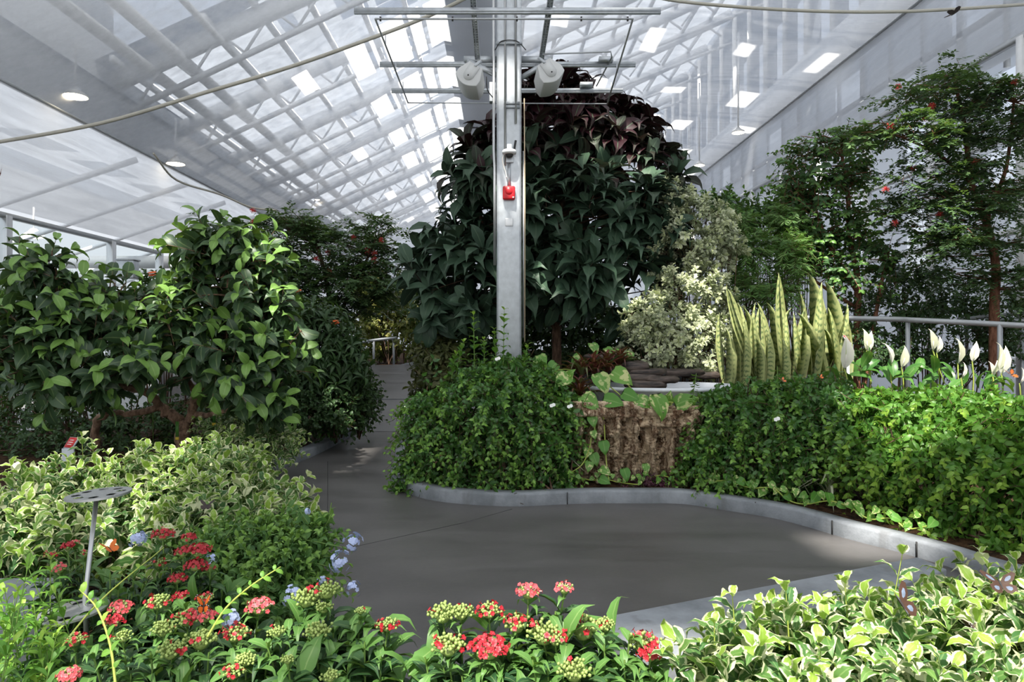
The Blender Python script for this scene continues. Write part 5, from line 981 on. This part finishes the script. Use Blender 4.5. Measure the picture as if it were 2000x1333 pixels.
# ---- far plants
shrub('olive_shrub', 'olive-green shrub beyond the far ramp railing', 'shrub', [blob(770, 580, 17.8, 50, 50, 1), blob(730, 630, 17.8, 45, 45, 1), blob(800, 640, 17.5, 40, 50, 1), blob(760, 690, 18.2, 60, 28, .6), blob(720, 560, 19, 40, 40, .8)], 420, .6, T_OVAL, .16, M['l_olive'], nlev=6, stems=14, zmin=.8, gz=.75, **kd)
shrub('umbrella_leaf_shrub', 'dull olive shrub with clustered leaflets under the left side of the purple tree', 'shrub', [blob(850, 690, 9.7, 38, 50, .4), blob(870, 720, 9.4, 50, 50, .5), blob(835, 735, 9.8, 22, 40, .3)], 190, .25, T_OBOV, .14, M['l_dull_olive'], nlev=1, k=8, mode='whorl', ang=78, grav=.3, upmix=.6, stems=8, taper=0)
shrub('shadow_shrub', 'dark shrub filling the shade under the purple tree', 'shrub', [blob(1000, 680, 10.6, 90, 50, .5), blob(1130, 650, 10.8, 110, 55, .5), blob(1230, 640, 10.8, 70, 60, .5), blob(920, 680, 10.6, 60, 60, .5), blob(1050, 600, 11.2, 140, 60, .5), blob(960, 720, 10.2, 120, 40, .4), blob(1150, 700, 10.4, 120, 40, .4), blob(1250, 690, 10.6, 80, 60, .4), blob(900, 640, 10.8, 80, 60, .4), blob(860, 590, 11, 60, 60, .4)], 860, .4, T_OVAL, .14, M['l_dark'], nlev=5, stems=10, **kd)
def cyp(px, py, Y, w, h, lab, mat):
    b_ = [blob(px, py - h * .3, Y, w * .6, h * .35), blob(px, py + h * .1, Y, w, h * .4), blob(px - w * .2, py + h * .5, Y, w * 1.1, h * .4)]
    shrub('conifer', lab, 'tree', b_, 330, .28, T_NARROW, .09, M[mat], nlev=9, stems=6, mode='spiral', ang=45, up=1.0, grav=0, wr=1.6)
cyp(125, 575, 9.3, 40, 60, 'bright feathery conifer top behind the leftmost branches of the crooked tree', 'l_hedge_b')
cyp(8, 600, 9.6, 32, 55, 'dark conifer at the left edge behind the crooked tree', 'l_plumbago')
shrub('background_shrub', 'leafy green shrub in front of the left glass wall', 'shrub', [blob(170, 620, 10, 100, 40, .6), blob(330, 570, 10, 70, 40, .6), blob(300, 640, 9.8, 120, 60, .6), blob(470, 640, 9.8, 90, 80, .6)], 380, .4, T_OVAL, .11, M['l_dark'], nlev=6, stems=10, **kd)

# ---- feeder: two slotted discs on a leaning rod
top, bot = P(193, 966, 2.6), P(140, 1196, 2.42)
o = thing('butterfly_feeder', 'grey leaning rod feeder with two round metal discs pierced by holes', 'feeder', V(P(160, 1300, 2.4)[0], 2.45, .05))
kid('rod', M['alu'], lambda g: tube(g, [V(P(160, 1300, 2.4)[0], 2.45, .05), P(166, 1170, 2.48), P(188, 978, 2.6)], .0085, 10), o)
def disc(g, c, R_, tilt):
    n = 96; hole = [(.68 * math.cos(t), .68 * math.sin(t)) for t in np.arange(8) * math.pi / 4 + .3]; hr = .15; nr = 40
    rr = np.linspace(0, 1, nr); A = np.arange(n) * 2 * math.pi / n; top_ = lambda r, a: (r * math.cos(a), r * math.sin(a)); Rm = np.array([[math.cos(tilt), 0, math.sin(tilt)], [0, 1, 0], [-math.sin(tilt), 0, math.cos(tilt)]])
    for z, flip in ((.004, 0), (-.004, 1)):
        v = []
        for r in rr:
            for a in A: v.append((r * math.cos(a), r * math.sin(a), z / R_))
        q = []
        for i in range(nr - 1):
            for k in range(n):
                k2 = (k + 1) % n; m_ = (rr[i] + rr[i + 1]) / 2; am = A[k] + math.pi / n; x, y = m_ * math.cos(am), m_ * math.sin(am)
                if any((x - hx) ** 2 + (y - hy) ** 2 < hr * hr for hx, hy in hole): continue
                f = [i * n + k, (i + 1) * n + k, (i + 1) * n + k2, i * n + k2]; q.append(f[::-1] if flip else f)
        g.add((np.array(v) * R_) @ Rm.T + c, quads=q)
    v = np.array([(math.cos(a), math.sin(a), z / R_) for z in (-.004, .004) for a in A]) * R_; g.add(v @ Rm.T + c, quads=[[k, (k + 1) % n, n + (k + 1) % n, n + k] for k in range(n)])
kid('upper_disc', M['alu'], lambda g: disc(g, top, .113, -.06), o); kid('lower_disc', M['alu'], lambda g: disc(g, bot, .118, -.10), o)
# ---- labels on stakes
def stake(px, py, Y, w, h, yaw, lab, lines, mat):
    c = P(px, py, Y); s = thing('plant_sign', lab, 'sign', V(c[0], c[1], .07)); cs, sn = math.cos(yaw), math.sin(yaw); R = np.array([[cs, -sn, 0], [sn, cs, 0], [0, 0, 1]]); Wm, Hm = w / F * Y, h / F * Y
    kid('post', mat, lambda g: bar(g, V(c[0], c[1], .07), c - V(0, 0, Hm * .1), Wm, .02, (0, 1, 0)), s)
    tl = math.radians(52); Rt = R @ np.array([[1, 0, 0], [0, math.cos(tl), -math.sin(tl)], [0, math.sin(tl), math.cos(tl)]])
    pc = c + R @ V(0, .5 * Hm * math.cos(tl), .5 * Hm * math.sin(tl) - Hm * .1)
    pl = kid('tilted_plate', M['kerb'] if mat is M['kerb'] else mat, lambda g: box(g, pc, (Wm * 1.06, Hm, .012), Rt), s)
    kid('red_face', M['signred'], lambda g: box(g, pc + Rt @ V(0, 0, .008), (Wm * .92, Hm * .92, .004), Rt), pl)
    for ly, lw in lines: kid('print_line', M['cream'], lambda g: box(g, pc + Rt @ V(0, ly * Hm, .011), (Wm * lw, Hm * .06, .002), Rt), pl)
M['signpost'] = plain('sign_post_grey', (.50, .53, .56), .5, var=.05)
stake(133, 874, 5.3, 22, 24, -.35, 'grey stake sign with a tilted red plate at the back of the variegated shrub', [(.2, .45), (.0, .55), (-.2, .5)], M['signpost'])
stake(1658, 668, 7.25, 9, 17, .5, 'small red tilted sign on a grey post beside the snake plant', [(.1, .5), (-.15, .4)], M['steelgrey'])
c = G(683, 840, .08); s = thing('bent_plant_label', 'thin white bent plant label at the left kerb', 'label', c); kid('stake', M['white'], lambda g: tube(g, smoothline([c, c + V(-.02, 0, .14), c + V(-.1, 0, .19)]), .006, 6), s)
# hanging yellow tags in the crooked tree
for x, y, lab in ((418, 820, 'yellow-tipped tag hanging beneath the right limb of the crooked tree'), (346, 848, 'yellow tag hanging by the trunk of the crooked tree')):
    c = P(x, y, 7.2); s = thing('hanging_tag', lab, 'tag', c); kid('strip', M['l_lily'], lambda g: box(g, c + V(0, 0, .05), (.035, .004, .16)), s); kid('band', M['yellow'], lambda g: box(g, c + V(0, 0, -.05), (.038, .005, .03)), s)
# ---- fallen leaf and specks
for x, y, lab in ((548, 878, 'fallen reddish leaf under the small variegated shrub'),):
    g = Geo(); c = G(540, 893, .2) ; inst(g, T_BROAD, c[None], V(.5, -.5, .5)[None], V(0, -1, .3)[None], .17); tag(g.build('fallen_leaf', M['bark_red']), lab, 'leaf')
# small white blossoms on the shrubs
for x, y, Y, lab in ((1077, 793, 6.1, 'tiny white blossom on the left shrub near the cork panel, left one'), (1111, 795, 6.15, 'tiny white blossom at the edge of the cork panel'), (970, 702, 6.4, 'tiny white blossom at the foot of the steel column'), (1515, 820, 5.6, 'tiny white blossom below the hanging green spray')):
    g = Geo(); c = P(x, y, Y)
    for k in range(2): star(g, c + V(.02 * k, 0, .008 * k), V(0, -1, .4), .018, 5, .5, .1)
    tag(g.build('white_blossom', M['whitepetal']), lab, 'flower', 'white blossoms on the cascading shrubs')

# ---- butterflies
def butterfly(c, size, yaw, open_, wing, band, lab, pitch=.5, spots=True, kk=.72):
    c = np.asarray(c, float); s = thing('butterfly', lab, 'butterfly', c)
    cy, sy, cp, sp = math.cos(yaw), math.sin(yaw), math.cos(pitch), math.sin(pitch); R = np.array([[cy, -sy, 0], [sy, cy, 0], [0, 0, 1]]) @ np.array([[1, 0, 0], [0, cp, -sp], [0, sp, cp]])
    kid('body', M['dark'], lambda g: tube(g, [c + R @ V(0, t * size * .5, 0) for t in (-.6, -.2, .2, .45, .6)], [size * .01, size * .03, size * .045, size * .04, size * .02], 7), s)
    fore = [(0, .12), (.25, .45), (.62, .62), (.72, .5), (.55, .2), (.3, .02), (0, -.02)]; hind = [(0, .02), (.3, .04), (.52, -.1), (.5, -.35), (.3, -.5), (.08, -.4), (0, -.15)]
    for sd in (-1, 1):
        ca, sa = math.cos(open_), math.sin(open_)
        def pt(x, y, z=0): return c + R @ V(sd * (x * ca - z * sa), y, x * sa + z * ca) * size
        for nm, pr in (('forewing', fore), ('hindwing', hind)):
            def wingf(g, k=1.0, z=0.0, pr=pr):
                m_ = np.mean(pr, 0); q = [(m_[0] + (x - m_[0]) * k, m_[1] + (y - m_[1]) * k) for x, y in pr]; v = [pt(x, y, z) for x, y in q] + [pt(m_[0], m_[1], z + .02)]; n = len(q); g.add(np.array(v), tris=[[n, i, (i + 1) % n] for i in range(n)])
            w = kid(nm, band, lambda g: wingf(g), s); kid('wing_panel', wing, lambda g: (wingf(g, kk, .012), wingf(g, kk, -.012)), w)
            if spots: kid('wing_spots', M['whitepetal'], lambda g: [ico(g, pt(x * .93, y * .93, .01), size * .025, seg=5, rings=3) for x, y in pr[1:6]], w)
M['striped'] = plain('brown_wing', (.055, .024, .013), .6, var=.4, nscale=90); M['bluewing'] = plain('pale_blue_wing_band', (.15, .19, .27), .6, var=.3, nscale=90); M['wingdark'] = plain('dark_wing', (.035, .022, .018), .6); M['wingorange'] = plain('orange_wing', (.70, .16, .02), .55, var=.2, nscale=60)
butterfly(P(398, 1186, 2.2), .055, .3, .9, M['wingorange'], M['wingdark'], 'orange and black monarch-like butterfly feeding on the lower left pentas', .9)
butterfly(P(1762, 1182, 1.95), .085, .8, .35, M['bluewing'], M['striped'], 'brown butterfly with pale blue wing stripes on the tall variegated sprig', 1.0, False, .42)
butterfly(P(1955, 1143, 2.2), .075, -.2, .25, M['bluewing'], M['striped'], 'brown and blue striped butterfly spread on the variegated shrub at the right edge', .6, False, .42)
butterfly(P(1895, 1228, 2.05), .06, .9, .6, M['striped'], M['wingdark'], 'dark brown butterfly tucked low among the variegated leaves, right', .5)
butterfly(P(1865, 26, 8.9), .16, 1.2, .5, M['wingdark'], M['wingdark'], 'dark butterfly clinging beneath the hose at the top right', -.5, False)
butterfly(P(1528, 744, 5.8), .06, .5, .4, M['wingorange'], M['wingdark'], 'small orange butterfly on top of the shaded shrub wall', .6)
butterfly(P(1602, 738, 5.9), .05, .2, .6, M['wingorange'], M['striped'], 'tiny orange-brown butterfly on the shrub right of the hanging spray', .6, False)
butterfly(P(1975, 733, 6.0), .10, .4, .35, M['wingorange'], M['wingdark'], 'orange butterfly under the peace lilies at the right edge', .7)
butterfly(P(215, 1073, 2.7), .055, 1.0, .5, M['wingorange'], M['wingorange'], 'bright orange butterfly between the feeder rod and the red pentas', .4, False)
butterfly(P(404, 990, 3.6), .06, .2, .5, M['wingdark'], M['wingdark'], 'small dark butterfly resting in the variegated shrub', .5, False)
butterfly(P(1, 340, 6), .07, .2, 1.1, M['wingorange'], M['wingdark'], 'butterfly on the net at the far left edge under the hose', 1.2)
butterfly(P(1330, 312, 9), .10, .4, .9, M['wingdark'], M['wingdark'], 'flying dark butterfly against the net right of the purple tree', .3, False)

# ================================================================== LIGHT, CAMERA
sd = bpy.data.lights.new('sun', 'SUN'); sd.energy = 27.0; sd.angle = math.radians(1.6); sd.color = (1, .95, .86)
so = bpy.data.objects.new('sun', sd); COL.objects.link(so)
from mathutils import Vector
so.rotation_euler = Vector(SUN).to_track_quat('-Z', 'Y').to_euler()
w = bpy.data.worlds.new('sky'); SC.world = w; w.use_nodes = True; nt = w.node_tree; nt.nodes.clear()
out = nt.nodes.new('ShaderNodeOutputWorld'); bg = nt.nodes.new('ShaderNodeBackground'); tc = nt.nodes.new('ShaderNodeTexCoord'); sx = nt.nodes.new('ShaderNodeSeparateXYZ'); rp = nt.nodes.new('ShaderNodeValToRGB')
nt.links.new(tc.outputs['Generated'], sx.inputs[0]); nt.links.new(sx.outputs[2], rp.inputs[0]); nt.links.new(rp.outputs[0], bg.inputs[0]); nt.links.new(bg.outputs[0], out.inputs[0])
rp.color_ramp.elements[0].position = 0; rp.color_ramp.elements[0].color = (.75, .80, .86, 1); rp.color_ramp.elements[1].position = .8; rp.color_ramp.elements[1].color = (.52, .66, .92, 1)
bg.inputs[1].default_value = 1.0
cd = bpy.data.cameras.new('camera'); cd.sensor_width = 36; cd.lens = 36 * F / 2000; cd.shift_x = (1000 - CX) / 2000; cd.shift_y = (CY - 666.5) / 2000; cd.clip_start = .05
co = bpy.data.objects.new('camera', cd); COL.objects.link(co); co.location = (0, 0, H); co.rotation_euler = (math.pi / 2, 0, 0); SC.camera = co
SC.view_settings.view_transform = 'Standard'; SC.view_settings.look = 'None'; SC.view_settings.exposure = 0.0; SC.view_settings.gamma = 1
SC.view_settings.use_curve_mapping = False
try:
    SC.cycles.use_denoising = True; SC.cycles.max_bounces = 8; SC.cycles.diffuse_bounces = 4; SC.cycles.transparent_max_bounces = 12; SC.cycles.caustics_reflective = False; SC.cycles.caustics_refractive = False; SC.cycles.sample_clamp_indirect = 6
except Exception: pass
